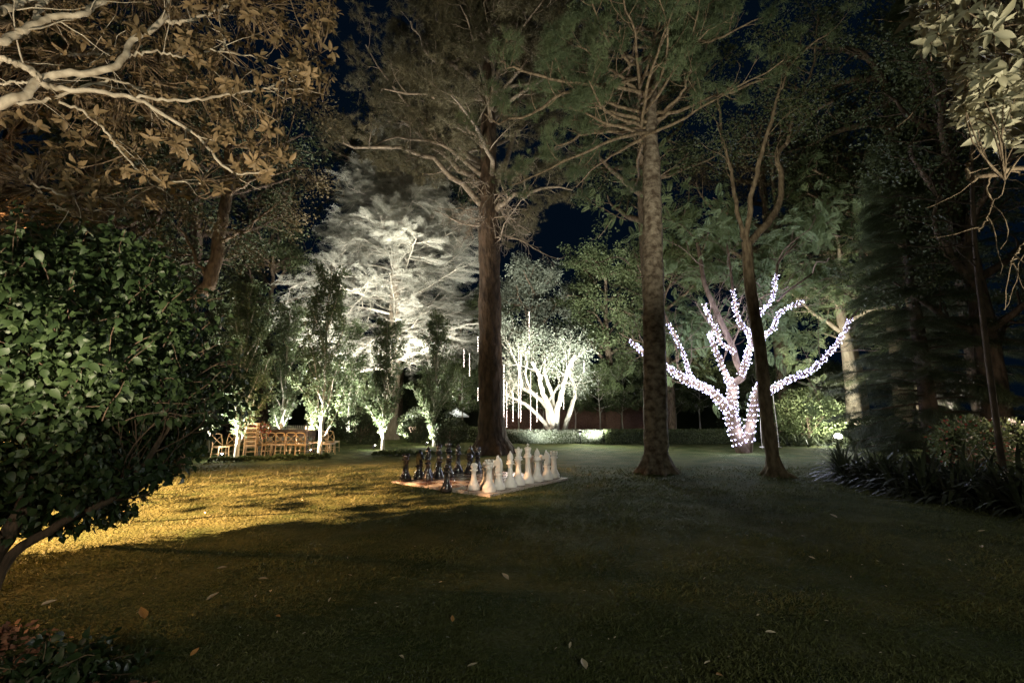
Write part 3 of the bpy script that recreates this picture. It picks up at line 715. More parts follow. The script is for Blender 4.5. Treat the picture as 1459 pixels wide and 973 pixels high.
BT = [  # px, Y, H, bottom, R, leaf, nper, leafmat, barkmat, name, label
    (1217, 25.5, 17, 5.5, 4.6, .16, 30, 'leaf_mid', 'bark_cedar', 'broadleaf_tree', 'broadleaf tree with the thicker pale trunk beside the bright ground spotlight'),
    (1231, 26.6, 12, 5.5, 3.0, .16, 24, 'leaf_mid', 'bark_cedar', 'broadleaf_tree', 'thin pale trunked tree just right of the thicker pale trunk'),
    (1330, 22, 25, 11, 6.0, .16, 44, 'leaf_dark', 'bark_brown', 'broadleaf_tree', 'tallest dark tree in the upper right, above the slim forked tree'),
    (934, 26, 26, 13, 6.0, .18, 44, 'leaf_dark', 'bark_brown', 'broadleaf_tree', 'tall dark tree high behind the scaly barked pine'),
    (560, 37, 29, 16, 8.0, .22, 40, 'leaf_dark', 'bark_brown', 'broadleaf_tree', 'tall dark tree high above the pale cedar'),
    (1120, 31, 24, 9, 7.0, .2, 34, 'leaf_brownish', 'bark_brown', 'broadleaf_tree', 'tall dim tree filling the sky above the fairy light tree'),
    (1290, 24, 19, 7, 4.6, .17, 32, 'leaf_dark', 'bark_brown', 'broadleaf_tree', 'tall dark tree above the right hand conifer'),
    (870, 33, 15, 3.0, 4.2, .18, 40, 'leaf_mid', 'bark_brown', 'broadleaf_tree', 'mid green tree right of the pale spreading stems'),
    (760, 34, 13.5, 3.0, 4.2, .18, 42, 'leaf_pale', 'bark_brown', 'broadleaf_tree', 'pale green rounded tree behind the spreading stems'),
    (955, 30, 14, 3.5, 4.6, .17, 38, 'leaf_mid', 'bark_brown', 'broadleaf_tree', 'green tree behind the scaly barked pine'),
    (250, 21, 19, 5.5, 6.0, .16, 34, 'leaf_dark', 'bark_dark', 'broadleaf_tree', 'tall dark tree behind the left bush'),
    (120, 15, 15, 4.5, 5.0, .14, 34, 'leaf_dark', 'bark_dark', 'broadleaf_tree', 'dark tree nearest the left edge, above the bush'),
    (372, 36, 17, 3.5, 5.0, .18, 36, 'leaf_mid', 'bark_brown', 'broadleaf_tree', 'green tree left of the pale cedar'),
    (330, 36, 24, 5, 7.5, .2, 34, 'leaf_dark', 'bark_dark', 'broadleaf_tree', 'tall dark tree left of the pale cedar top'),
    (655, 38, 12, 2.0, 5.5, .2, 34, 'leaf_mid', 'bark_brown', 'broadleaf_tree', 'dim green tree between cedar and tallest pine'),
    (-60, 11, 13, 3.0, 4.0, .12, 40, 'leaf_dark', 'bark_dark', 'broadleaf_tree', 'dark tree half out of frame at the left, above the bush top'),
    (1420, 14.5, 16, 3.0, 4.6, .12, 44, 'leaf_dark', 'bark_dark', 'broadleaf_tree', 'near black leafy tree at the right edge'),
]
for i, (px, Y, H, bo, R, lf, npr, lm, bm, nm, lab) in enumerate(BT):
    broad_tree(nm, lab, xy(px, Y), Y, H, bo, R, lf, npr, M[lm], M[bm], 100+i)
# ------------------------------------------------------------------ hedge row of stemmed trees behind the lawn, low hedge, wall
p0 = broad_tree('hedge_tree', 'x', 0, 0, 5.4, 1.6, 1.5, .12, 20, M['leaf_mid'], M['bark_pale'], 77, group='row of clipped hedge trees behind the lawn', r=.05)
p0['group'] = 'row of clipped hedge trees behind the lawn'
hx = [-12.5, -10.6, -5.2, -3.4, -1.4, .5, 2.2, 4.2, 5.9, 7.6, 9.3, 11.0, 12.8, 14.6, 16.8, 19, 21.4]
for i, x in enumerate(hx):
    o = p0 if i == 0 else dup(p0, (x, 31.2, 0), i*1.7)
    o.location = (x, 31.2+.3*math.sin(i*2.3), 0)
    o['label'] = 'thin stemmed clipped tree in the screening row behind the lawn'
def hedge(x0, x1, y, h, w, label, seed, mt='leaf_mid', leaf=.09, dens=900):
    g = np.random.default_rng(seed); L = x1-x0; N = int(dens*L*(h+w)); T = thing('low_hedge', label, 'hedge', ((x0+x1)/2, y, 0))
    b = MB(); b.box((0, 0, h*.45), (L-.1, w*.8, h*.85)); b.build('twig_core', M['leaf_dark'], T, False)
    cr = MB(); P = np.stack([g.uniform(-L/2, L/2, N), g.uniform(-w/2, w/2, N), g.uniform(.02, h, N)], -1)
    f = g.random(N) < .5; P[f, 2] = h*g.uniform(.86, 1.06, f.sum()); f2 = ~f; P[f2, 1] = np.sign(g.normal(size=f2.sum()))*w/2*g.uniform(.8, 1.1, f2.sum())
    cr.inst(*LEAF_S, P, frames(nrm(g.normal(size=(N, 3))+UP*.3), g, 1, 1), leaf*g.uniform(.6, 1.3, N)); cr.build('leaf_shell', M[mt], T)
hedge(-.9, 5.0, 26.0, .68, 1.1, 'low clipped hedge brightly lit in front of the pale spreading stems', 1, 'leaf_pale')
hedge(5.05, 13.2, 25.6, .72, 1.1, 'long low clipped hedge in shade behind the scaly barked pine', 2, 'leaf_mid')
hedge(-4.6, -1.1, 27.5, .8, 1.1, 'short low hedge left of the tallest pine trunk', 3, 'leaf_mid')
b = MB(); b.box((0, 0, 1.0), (11, .25, 2.0)); b.box((0, 0, 2.05), (11.1, .34, .1)); 
tag(b.build('brick_wall', M['brick'], None, False, (0, 0, 0)), 'low reddish brown wall behind the spreading pale stems', 'wall').location = (4.3, 32.6, 0)
b = MB(); b.box((0, 0, 3), (70, .3, 6)); w2 = b.build('boundary_wall', M['leaf_dark'], None, False); w2.location = (0, 46, 0)
tag(w2, 'dark tall clipped boundary hedge at the far end of the garden', 'hedge')

# round clipped shrubs
def ball_shrub(seed, rx, rz, leaf, n, mt, name, label, cat='shrub', group=None, T=LEAF_S, flatb=.0):
    g = np.random.default_rng(seed); T_ = thing(name, label, cat, group=group)
    b = MB(); b.tube([[0, 0, -.05], [.02, 0, rz*.5], [0, .02, rz]], [.06, .05, .03], 7)
    for k in range(9): q2, rad = grow(g, (0, 0, rz*.3), (math.cos(k*2.4), math.sin(k*2.4), .9), rx*.8, .03, 6, .2, (0, 0, .03), .3); b.tube(q2, rad, 4)
    b.build('stem', M['bark_brown'], T_)
    d = nrm(g.normal(size=(n, 3))); lump = 1+.1*np.sin(d[:, 0]*7+seed)*np.sin(d[:, 1]*6)+.08*np.sin(d[:, 2]*9+seed)
    P = d*np.array([rx, rx, rz])*(lump*g.uniform(.62, 1, n)**.5)[:, None]+UP*rz*1.0; P[:, 2] = np.maximum(P[:, 2], .03)
    cr = MB(); cr.inst(*T, P, frames(nrm(d+g.normal(size=(n, 3))*.7), g, 1, .8), leaf*g.uniform(.6, 1.3, n)); cr.build('foliage', M[mt], T_); return T_
for i, (px, Y, rx, rz, lab) in enumerate([(515, 25.5, 1.25, .85, 'wide dark round shrub behind the lawn, left of the two dome shrubs'), (592, 26.5, .95, .95, 'dark dome shrub between the two right slender trees'), (641, 23.5, .95, .75, 'dark dome shrub below the white parasol')]):
    ball_shrub(60+i, rx, rz, .09, 6500, 'leaf_dark', 'clipped_shrub', lab, group='dark clipped shrubs behind the lawn').location = (xy(px, Y), Y, 0)
for i, (px, Y, rx, rz, mt, lab) in enumerate([(1150, 25.5, 1.7, 1.5, 'leaf_mid', 'leafy shrub lit pale green right of the swing'), (1185, 27, 1.3, 1.9, 'leaf_pale', 'tall pale leafy shrub left of the pale trunks'), (1105, 27.0, 1.4, 1.2, 'leaf_mid', 'leafy shrub behind the rope swing'),
        (1250, 20.5, 1.2, .75, 'leaf_dark', 'dark shrub at the foot of the conifer, right of the spotlight'), (1060, 28, 1.4, 1.2, 'leaf_dark', 'dark shrub behind the fairy light tree trunk')]):
    ball_shrub(80+i, rx, rz, .13, 5200, mt, 'leafy_shrub', lab, group='shrubs along the right border').location = (xy(px, Y), Y, 0)

# strappy clumps
def strap_clump(seed, n=46, L=.75, name='strap_leaf_plant'):
    g = np.random.default_rng(seed); T = thing(name, 'x', 'plant', group='strap leaved plants edging the right border')
    b = MB()
    for k in range(n):
        a = g.uniform(0, 6.28); el = g.uniform(.5, 1.5); d = np.array([math.cos(a)*math.cos(el), math.sin(a)*math.cos(el), math.sin(el)]); l = L*g.uniform(.6, 1.15)
        p = np.array([math.cos(a)*.06, math.sin(a)*.06, 0]); pts = [p]; 
        for i in range(6): d = nrm(d-UP*.17*(1+i*.25)); pts.append(pts[-1]+d*l/6)
        pts = np.array(pts); s = nrm(np.cross(d, UP)); w = l*.032*np.array([.6, .9, 1, 1, .9, .6, .08])
        v = np.concatenate([pts-s*w[:, None], pts+s*w[:, None]]); m_ = 7
        v[:, 2] = np.maximum(v[:, 2], .01)
        b.add(v, [[i, i+1, m_+i+1, m_+i] for i in range(6)], 0, g.random())
    b.build('leaf_clump', M['leaf_strap'], T); return T
s1, s2 = strap_clump(1), strap_clump(2, 40, .9)
cl = []
g = np.random.default_rng(91)
for k in range(44):
    t = k/43
    if k < 26: px = 1222+t*26/0.6*6.2; 
    P_ = gnd(np.interp(t, [0, .15, .4, 1], [1215, 1240, 1330, 1560]), np.interp(t, [0, .15, .4, 1], [690, 700, 718, 760]))
    off = (k % 3)*.65; P_ = P_+np.array([off*.5+g.uniform(-.12, .12)+.3, off+g.uniform(0, .3)+.35, 0]); cl.append(P_)
for i, p in enumerate(cl):
    o = (s1, s2)[i % 2] if i < 2 else dup((s1, s2)[i % 2], (0, 0, 0))
    o.location = (p[0], p[1], 0); o.rotation_euler = (0, 0, i*1.9); sc_ = g.uniform(.85, 1.25); o.scale = (sc_,)*3
    o['label'] = 'dark glossy strap leaved plant in the bed at the lower right'
s3 = strap_clump(3, 34, .8, 'strap_leaf_plant')
for i, (px, Y) in enumerate([(1120, 23.6), (1135, 23.9), (1150, 23.4), (1165, 23.8), (1205, 23.7), (1220, 23.2), (1236, 22.8), (1140, 25), (1178, 24.4)]):
    o = s3 if i == 0 else dup(s3, (0, 0, 0)); o.location = (xy(px, Y), Y, 0); o.rotation_euler = (0, 0, i*2.1); o.scale = (1.15,)*3
    o['group'] = 'strap leaved plants by the bright spotlight'; o['label'] = 'strap leaved plant beside the bright ground spotlight at the lawn edge'
# bright right spotlight
q = gnd(1192, 634); q[1] = 23.3; q[0] = xy(1192, 23.3)
fl_ = thing('garden_floodlight', 'bright ground spotlight flaring at the right end of the lawn', 'spotlight', tuple(q))
b = MB(); b.tube([[0, 0, -.05], [0, 0, .3]], .02, 6); b.build('stake', M['metal_dark'], fl_)
b = MB(); b.lathe([(.001, .26), (.08, .27), (.11, .36), (.10, .42), (.115, .43)], 14); b.build('housing', M['metal_dark'], fl_)
b = MB(); b.lathe([(.11, .42), (.17, .48), (.17, .56), (.09, .64), (.001, .66)], 14); b.build('lens', M['lens'], fl_)  # lens made oversized so its glow stands in for glare
lamp('SPOT', 'border_flood', q+np.array([0, -.2, .75]), 330, (.98, 1, .84), .06, q+np.array([.6, 4, 4.5]), 140, .8)
lamp('POINT', 'border_spill', q+np.array([-.1, -.25, .7]), 330, (.98, 1, .84), .08)
# path lamp by the lit hedge
pt = thing('path_light', 'small dark mushroom path light standing in front of the lit hedge', 'lamp', (xy(826, 25.0), 25.0, 0))
b = MB(); b.tube([[0, 0, -.02], [0, 0, .62]], .02, 8); b.build('post', M['metal_dark'], pt)
b = MB(); b.lathe([(.01, .72), (.10, .68), (.17, .62), (.16, .61), (.01, .63)], 16); b.build('lamp_shade', M['metal_dark'], pt)
lamp('POINT', 'path_lamp', (xy(826, 25.0), 24.95, .58), 30, COOL, .03)
lamp('SPOT', 'lawn_wash', (xy(840, 25.0), 24.9, 2.4), 750, (.95, 1, .85), .15, (4, 18, 0), 140, .9)

# ------------------------------------------------------------------ dark conifer at right
def conifer(label, x, y, H, R, seed, z0=.4, n=120, nm='conifer_tree', mt='leaf_dark'):
    g = np.random.default_rng(seed); T = thing(nm, label, 'tree', (x, y, 0)); b = MB()
    q = spline([(0, 0, -.1), (.05, 0, H*.5), (0, 0, H)], 20); b.tube(q, np.linspace(.3, .03, 20), 9); b.build('trunk', M['bark_dark'], T)
    lb = MB(); Pp = []; Dd = []
    for k in range(n):
        t = ((k+g.random())/n)**1.15; z = z0+t*(H-z0); a = k*2.4+g.random()*.4; L = (R*(1-t*.85))*g.uniform(.75, 1.1)
        q2, rad = grow(g, (0, 0, z), (math.cos(a), math.sin(a), .12), L, .035, 7, .07, (0, 0, -.05), .3); lb.tube(q2, rad, 4)
        for tt in np.linspace(.15, 1, 13):
            p, d = along(q2, min(tt, .99))
            for sd in (-1, 1, -1, 1): Pp.append(p+g.normal(size=3)*.05); Dd.append(nrm(d*.8+np.cross(d, UP)*sd*g.uniform(.2, 1.2)-UP*g.uniform(.1, .5)))
    lb.build('branch_system', M['bark_dark'], T)
    cr = MB(); cr.inst(*SPRAY, np.array(Pp), frames(np.array(Dd), g, 1, .3), g.uniform(.35, .75, len(Pp))); cr.build('crown', M[mt], T)
conifer('dark conifer with drooping boughs right of the bright ground spotlight', xy(1325, 15.5), 15.5, 11, 2.9, 51)
conifer('tall black conifer at the right edge behind the magnolia', xy(1400, 19), 19, 22, 4.5, 52, 3, 110)
# bare dead branched trunk under the right magnolia
def bare():
    g = np.random.default_rng(61); x, y = xy(1392, 11), 11.0; T = thing('bare_tree', 'thin dead tree with bare horizontal branches below the right magnolia', 'tree', (x, y, 0))
    b = MB(); q = pl([(1425, 640), (1400, 450), (1388, 330), (1385, 210), (1395, 120)], y); q = np.vstack([[q[0][0], y, -.1], q]); qq = limb(b, g, q, .075, .03, 30, 8)
    for L in ([(1388, 325), (1330, 312), (1255, 305)], [(1388, 290), (1300, 282), (1250, 280)], [(1387, 350), (1310, 352), (1255, 345)], [(1386, 240), (1340, 222), (1290, 205)], [(1390, 370), (1330, 375), (1262, 383)],
              [(1390, 380), (1345, 340), (1300, 330)], [(1387, 262), (1430, 270), (1480, 265)], [(1388, 330), (1440, 300), (1475, 290)], [(1386, 200), (1350, 180), (1300, 165)]):
        q2 = limb(b, g, pl(L, y, y-1.2), .022, .008, 14, 5, bumpy=.02); branches(b, g, q2, .02, 6, .7, .8, .2, (0, 0, -.02), .2, .2, 3, .5, 5, minr=.005)
    b.build('trunk', M['bark_dark'], T, origin=(x, y, 0))
bare()
# leaning trunk tree at left
def leaning():
    g = np.random.default_rng(62); y = 14.0; x = xy(262, y); T = thing('leaning_tree', 'leaning rough barked tree behind the left bush, bending right', 'tree', (x, y, 0))
    b = MB(); q = pl([(255, 520), (268, 440), (300, 400), (312, 340), (322, 290), (326, 230), (320, 120)], y); q = np.vstack([[x, y, -.1], q]); qq = limb(b, g, q, .26, .12, 40, 12, bumpy=.02)
    pr = []
    for L in ([(300, 405), (275, 360), (255, 320), (262, 300)], [(312, 345), (345, 330), (395, 290)], [(322, 280), (380, 250), (440, 240)], [(325, 240), (290, 200), (240, 190), (180, 200)], [(322, 180), (380, 150), (450, 130)], [(320, 150), (260, 100), (200, 40)], [(320, 120), (350, 40), (400, -20)]):
        pr.append((limb(b, g, pl(L, y, y-.8), .06, .025, 14, 6, bumpy=.04), .03))
    b.build('trunk', M['bark_brown'], T, origin=(x, y, 0)); lb = MB(); tips = []
    for q2, r in pr:
        for q3, r3 in branches(lb, g, q2, r, 7, 1.6, .9, .25, (0, 0, 0), .25, .1, 4, .6, 6, lenfall=.2):
            tips += [q3[-1], q3[3]]
            for q4, r4 in branches(lb, g, q3, r3, 3, .8, .8, .2, (0, 0, 0), .3, .1, 3, .6, 4): tips.append(q4[-1])
    lb.build('branch_system', M['bark_brown'], T, origin=(x, y, 0)); cr = MB()
    leaf_cloud(cr, g, np.array(tips), .5, 40, .10, LEAF_S, .1); cr.build('crown', M['leaf_brownish'], T, origin=(x, y, 0))
leaning()

# ------------------------------------------------------------------ foreground bush
def bush():
    g = np.random.default_rng(71); c = np.array([-4.95, 4.35, 1.9]); R = np.array([1.95, 1.4, 1.55]); o = (-4.12, 3.68, 0)
    T = thing('foreground_bush', 'big dense dark green leafy bush filling the left side of the lawn', 'bush', o)
    b = MB(); base = np.array(o)
    st = [[base+[0, 0, -.05], (-4.05, 3.78, .5), (-3.98, 3.95, 1.1), (-4.2, 4.3, 2.4)], [base+[.05, .05, -.05], (-3.98, 3.85, .50), (-3.72, 4.0, .74), (-3.4, 4.2, 1.0), (-3.2, 4.4, 1.6)], [base+[-.1, 0, -.05], (-4.3, 3.85, .6), (-5.0, 4.2, 1.7), (-5.3, 4.3, 2.7)],
          [base+[-.15, .1, -.05], (-4.7, 4.2, .6), (-5.5, 4.6, 1.3), (-6.2, 4.7, 1.9)], [base+[.02, -.04, -.05], (-4.3, 3.7, .6), (-4.2, 3.5, 1.3), (-4.4, 3.4, 2.2)]]
    pr = [(limb(b, g, s, r, .02, 18, 8, bumpy=.015), .04) for s, r in zip(st, (.085, .045, .075, .06, .05))]
    lb = MB()
    for q, r in pr:
        for q3, r3 in branches(lb, g, q, r, 12, 1.0, .8, .12, (0, 0, .16), .62, 0, 5, .4, 6):
            branches(lb, g, q3, r3, 4, .45, .7, .15, (0, 0, .1), .3, 0, 4, .6, 5, minr=.004)
    b.build('trunk', M['bark_dark'], T, origin=o)
    lb2 = lb; n = 54000; d = nrm(g.normal(size=(n, 3)))
    lump = 1+.14*np.sin(d[:, 0]*6+d[:, 2]*4)*np.cos(d[:, 1]*5+1)+.08*np.sin(d[:, 2]*11+d[:, 0]*9)+.03*np.sin(d[:, 1]*23+d[:, 2]*17)
    rr = lump*(1-.32*g.random(n)**1.6)
    P = c+d*R*rr[:, None]; P[:, 2] = np.maximum(P[:, 2], (.60+.50*np.clip(P[:,0]+3.9, 0, 2)+.12*np.clip(-5-P[:,0], 0, 2))+.10*np.sin(P[:, 0]*5)+.10*g.random(n))
    sh = nrm(g.normal(size=(340, 3))); sh[:, 2] = np.abs(sh[:, 2])*.9-.25; sh = nrm(sh); EP = []; ED = []
    for dd in sh:
        p0_ = c+dd*R*.95
        if p0_[2] < .7: continue
        q3, rad = grow(g, p0_, dd*.6+UP*.5+g.normal(size=3)*.3, g.uniform(.2, .5), .006, 6, .15, (0, 0, -.05), .4); lb2.tube(q3, rad, 4)
        for tt in np.linspace(.1, 1, 11): EP.append(along(q3, min(tt, .99))[0]+g.normal(size=3)*.025); ED.append(dd)
    P = np.concatenate([P, EP]); d = np.concatenate([d, ED]); n = len(P)
    keep = (g.random(n) < .94)&(np.sin(P[:, 0]*7+P[:, 2]*5)*np.sin(P[:, 2]*8+P[:, 1]*6) > -.86)
    P, d = P[keep], d[keep]; n = len(P)
    D = nrm(d*.5-UP*.65+g.normal(size=(n, 3))*.6)
    # blades face outward
    N_ = nrm(d*.9+UP*.35+g.normal(size=(n, 3))*.65); N_ = nrm(N_-(N_*D).sum(1, keepdims=True)*D); Mx = np.stack([np.cross(D, N_), D, N_], -1)
    cr = MB(); cr.inst(*LEAF_OV, P, Mx, .034+.066*g.random(n)**1.3); cr.build('foliage', M['leaf_bush'], T, origin=o); lb.build('branch_system', M['bark_dark'], T, origin=o)
bush()

# ------------------------------------------------------------------ magnolias
def inpoly(x, y, poly):
    c = False; j = len(poly)-1
    for i in range(len(poly)):
        if (poly[i][1] > y) != (poly[j][1] > y) and x < (poly[j][0]-poly[i][0])*(y-poly[i][1])/(poly[j][1]-poly[i][1]+1e-9)+poly[i][0]: c = not c
        j = i
    return c
def rosettes(mb, g, C, D, size, k=9):
    P = []; DD = []; NN = []
    for c, d in zip(C, D):
        d = nrm(d); a = nrm(np.cross(d, g.normal(size=3))); b_ = np.cross(d, a); kk = int(g.integers(k-3, k+2))
        for i in range(kk):
            th = i/kk*6.283+g.random()*.5; el = g.uniform(.0, .75); r_ = a*math.cos(th)+b_*math.sin(th)
            P.append(c-d*.09*g.random()+g.normal(size=3)*.012); DD.append(nrm(r_*math.cos(el)+d*math.sin(el))); NN.append(d)
    P = np.array(P); DD = np.array(DD); NN = np.array(NN)+g.normal(size=P.shape)*.25; NN = nrm(NN-(NN*DD).sum(1, keepdims=True)*DD)
    mb.inst(*LEAF_MAG, P, np.stack([np.cross(DD, NN), DD, NN], -1), size*g.uniform(.65, 1.15, len(P)))
def magnolia(label, seed, base, stems, poly, Y0, Y1, nros, size, lm, r0, extra=None, bark='bark_magnolia'):
    g = np.random.default_rng(seed); T = thing('magnolia_tree', label, 'tree', base); b = MB(); nodes = []
    for L, ra, rb, ya, yb in stems:
        q = limb(b, g, pl(L, ya, yb), ra*.8, rb*.8, 40, 9, rough=.22, bumpy=.010); nodes.append(q)
        for q3, r3 in branches(b, g, q, ra*.6, 5, .8, .7, .16, (0, 0, 0), .3, .1, 4, .5, 6, minr=.006): nodes.append(q3)
    if extra is not None:
        for P, ra, rb in extra: limb(b, g, P, ra, rb, 20, 10)
    b.build('trunk', M[bark], T, origin=base)
    nodes = np.concatenate(nodes); C = []
    xs = [p[0] for p in poly]; ys = [p[1] for p in poly]
    while len(C) < nros:
        x, y = g.uniform(min(xs), max(xs)), g.uniform(min(ys), max(ys))
        if inpoly(x, y, poly): C.append(at(x, y, Y0+(Y1-Y0)*g.random()))
    C = np.array(C); lb = MB(); D = []
    for c in C:
        dd = np.linalg.norm(nodes-c, axis=1); k = int(dd.argmin()); n_ = nodes[k]
        v = c-n_; v2 = v if np.linalg.norm(v) < 1.5 else v/np.linalg.norm(v)*1.5
        s = c-v2; m_ = (s+c)/2+g.normal(size=3)*.06
        lb.tube(spline([s, m_, c], 5), [.008, .007, .006, .005, .004], 4)
        D.append(nrm(v2)+np.array([0, -.35, .15])+g.normal(size=3)*.5)
    lb.build('twig_system', M['bark_brown'], T, origin=base)
    cr = MB(); rosettes(cr, g, C, np.array(D), size); cr.build('foliage', M[lm], T, origin=base)
c1 = lambda L: [(x/2.95, y/2.95) for x, y in L]
mst = [(c1([(-500, 900), (-200, 520), (0, 440), (100, 400), (170, 330), (300, 310), (440, 300), (520, 240), (560, 170), (680, 90), (710, 0), (700, -100)]), .062, .03, 4.0, 5.0), (c1([(170, 330), (100, 280), (0, 245), (-200, 200)]), .045, .03, 4.3, 4.0),
       (c1([(-200, 240), (0, 180), (100, 130), (200, 80), (350, 60), (400, 20), (480, -20)]), .05, .03, 3.8, 4.6), (c1([(-100, 60), (0, 50), (80, 20), (140, -20)]), .04, .03, 3.8, 4.3), (c1([(690, 95), (800, 85), (920, 40), (1010, -10)]), .03, .016, 4.9, 5.2),
       (c1([(180, 350), (240, 378), (390, 385), (550, 410), (680, 480), (780, 540), (860, 600), (930, 690), (1000, 730), (1130, 725)]), .036, .012, 4.3, 5.2), (c1([(540, 410), (800, 420), (1000, 390), (1130, 370), (1300, 385)]), .022, .01, 4.6, 5.3), (c1([(1130, 370), (1200, 330), (1265, 290)]), .014, .008, 5.1, 5.3),
       (c1([(250, 430), (350, 470), (440, 550), (500, 630), (600, 730), (700, 760), (860, 775)]), .02, .01, 4.5, 5.2), (c1([(530, 240), (640, 215), (760, 240), (900, 215), (1090, 245)]), .018, .009, 4.7, 5.2), (c1([(930, 215), (945, 180), (940, 130)]), .01, .006, 5, 5.1),
       (c1([(100, 760), (270, 820), (400, 830), (600, 835)]), .014, .008, 4.8, 5.2), (c1([(0, 440), (200, 420), (420, 345), (530, 350), (650, 395)]), .025, .01, 4.4, 4.9), (c1([(150, 780), (240, 870), (480, 890)]), .014, .008, 5.0, 5.3), (c1([(150, 80), (180, 20), (260, -40)]), .03, .015, 4.2, 4.5), (c1([(-60, 350), (60, 350), (200, 340)]), .02, .012, 4.2, 4.4),
       (c1([(260, 230), (420, 228), (500, 215)]), .024, .016, 4.9, 5.1)]
mpoly = [(-420, -220), (380, -220), (480, -30), (480, 60), (465, 135), (400, 180), (416, 225), (400, 255), (330, 262), (300, 280), (235, 290), (180, 312), (120, 318), (80, 285), (0, 330), (-420, 380)]
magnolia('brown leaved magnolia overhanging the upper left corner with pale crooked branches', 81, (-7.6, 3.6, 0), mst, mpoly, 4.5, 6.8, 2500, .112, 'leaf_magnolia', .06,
         [([(-7.6, 3.6, -.1), (-7.4, 3.7, 1.2), (-7.0, 3.9, 2.6), tuple(at(-500/2.95, 900/2.95, 4.0))], .2, .08), ([(-7.4, 3.7, 1.2), (-6.9, 3.7, 3.0), tuple(at(-200/2.95, 240/2.95, 3.8))], .12, .055)])
# low sprig showing above the bush
magnolia('low sprig of brown magnolia leaves just above the left bush', 82, (-7.4, 6.3, 0), [([(120, 400), (170, 395), (215, 392)], .02, .01, 5.8, 5.9), ([(150, 400), (190, 410), (240, 405)], .012, .008, 5.8, 5.9)],
         [(130, 375), (170, 365), (235, 375), (250, 405), (230, 418), (150, 400)], 5.6, 6.0, 22, .15, 'leaf_magnolia', .02, [([(-7.4, 6.3, -.05), (-7.0, 6.1, 1.6), tuple(at(120, 400, 5.8))], .04, .02)])
rst = [([(1700, 420), (1560, 300), (1470, 243), (1400, 250), (1385, 258), (1379, 240), (1384, 215)], .03, .012, 3.4, 3.7), ([(1560, 300), (1480, 150), (1420, 60), (1380, -40)], .03, .015, 3.3, 3.6), ([(1460, 110), (1400, 100), (1350, 90)], .014, .008, 3.4, 3.5), ([(1420, 60), (1360, 30), (1310, 25)], .014, .007, 3.5, 3.6),
       ([(1480, 245), (1412, 252), (1412, 300), (1395, 330)], .012, .006, 3.6, 3.7), ([(1500, 330), (1460, 345), (1440, 380)], .01, .006, 3.5, 3.6)]
rpoly = [(1290, -80), (1300, 30), (1310, 58), (1345, 70), (1350, 110), (1358, 150), (1375, 190), (1420, 200), (1470, 215), (1700, 260), (1700, -120)]
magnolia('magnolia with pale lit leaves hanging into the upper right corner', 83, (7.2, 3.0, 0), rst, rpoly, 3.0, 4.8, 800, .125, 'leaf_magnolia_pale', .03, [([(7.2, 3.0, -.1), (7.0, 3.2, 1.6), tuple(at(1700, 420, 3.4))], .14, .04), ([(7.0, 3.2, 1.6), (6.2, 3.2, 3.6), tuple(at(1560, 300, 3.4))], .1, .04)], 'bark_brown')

# ------------------------------------------------------------------ hanging light strands on the bright tree
for i, (px, ya, yb, Y) in enumerate([(661, 498, 522, 25.5), (669, 504, 535, 25.8), (681, 480, 500, 25.3), (713, 500, 545, 25.2), (718, 520, 606, 26), (722, 545, 608, 25.6), (739, 488, 595, 26), (742, 500, 600, 25.4), (754, 445, 508, 26.2), (756, 530, 612, 25.6), (803, 545, 582, 26), (800, 560, 578, 25.5), (832, 515, 530, 26), (765, 560, 600, 26.4), (681, 553, 570, 25.2), (731, 560, 600, 26.3)]):
    p, q = at(px, ya, Y), at(px, yb, Y); top = p+np.array([0, 0, .5])
    st = thing('hanging_light_strand', ['long', 'short'][yb-ya < 40]+' glowing icicle strand hanging '+('left of the pine trunk' if px < 690 else 'just right of the pine trunk' if px < 725 else 'over the left stems of the bright tree' if px < 770 else 'over the right stems of the bright tree'), 'light strand', tuple(top), 0, 'icicle light strands in the bright tree')
    b = MB(); b.tube([[0, 0, 0], q-top], .006, 4); b.build('wire', M['wire'], st)
    n = int((p[2]-q[2])/.075); pts = np.array([[0, 0, 0]])+np.linspace(p-top, q-top, n)+np.random.default_rng(i).normal(size=(n, 3))*.004
    bulb_obj(st, pts, M['bulb_warm'], .017)
lamp('POINT', 'strand_glow', at(735, 560, 25.6), 120, (1, .85, .75), .4); lamp('POINT', 'strand_glow_b', at(720, 500, 25.2), 40, (1, .85, .75), .4)

# ------------------------------------------------------------------ chess
Bc, Ac, Cc = gnd(698, 708), gnd(561.5, 688.5), gnd(815, 681.5)
va, vc = Ac-Bc, Cc-Bc
e1 = nrm(nrm(va)+np.array([-vc[1], vc[0], 0])/np.linalg.norm(vc)); e2 = np.array([e1[1], -e1[0], 0])
side = 3.02; SQ = .36; rz = math.atan2(e2[1], e2[0]); ctr = Bc+(e1+e2)*side/2
print('CHESS', np.linalg.norm(va), np.linalg.norm(vc), np.dot(nrm(va), nrm(vc)))
TOP = .05
bd = thing('chess_board', 'giant garden chess board of glossy pale and dark squares on the lawn', 'chess board', (ctr[0], ctr[1], 0), rz)
b = MB(); h = side/2; b.box((0, 0, .018), (side, side, .052)); b.build('board_rim', M['tile_edge'], bd, False)
b = MB()
for i in range(8):
    for j in range(8):
        b.box(((j-3.5)*SQ, (i-3.5)*SQ, TOP-.005), (SQ-.008, SQ-.008, .012), 0 if (i+j) % 2 == 0 else 1)
b.build('squares', [M['tile_white'], M['tile_dark']], bd, False)
def sqpos(i, j, di=0, dj=0):   # i: from the front edge towards black, j: from the front corner to the right corner
    return ctr+e1*(i-3.5+di)*SQ+e2*(j-3.5+dj)*SQ+UP*(TOP+.002)
base_prof = [(.001, 0), (.125, 0), (.128, .02), (.12, .045), (.125, .06), (.105, .085), (.085, .11), (.088, .125), (.07, .14)]
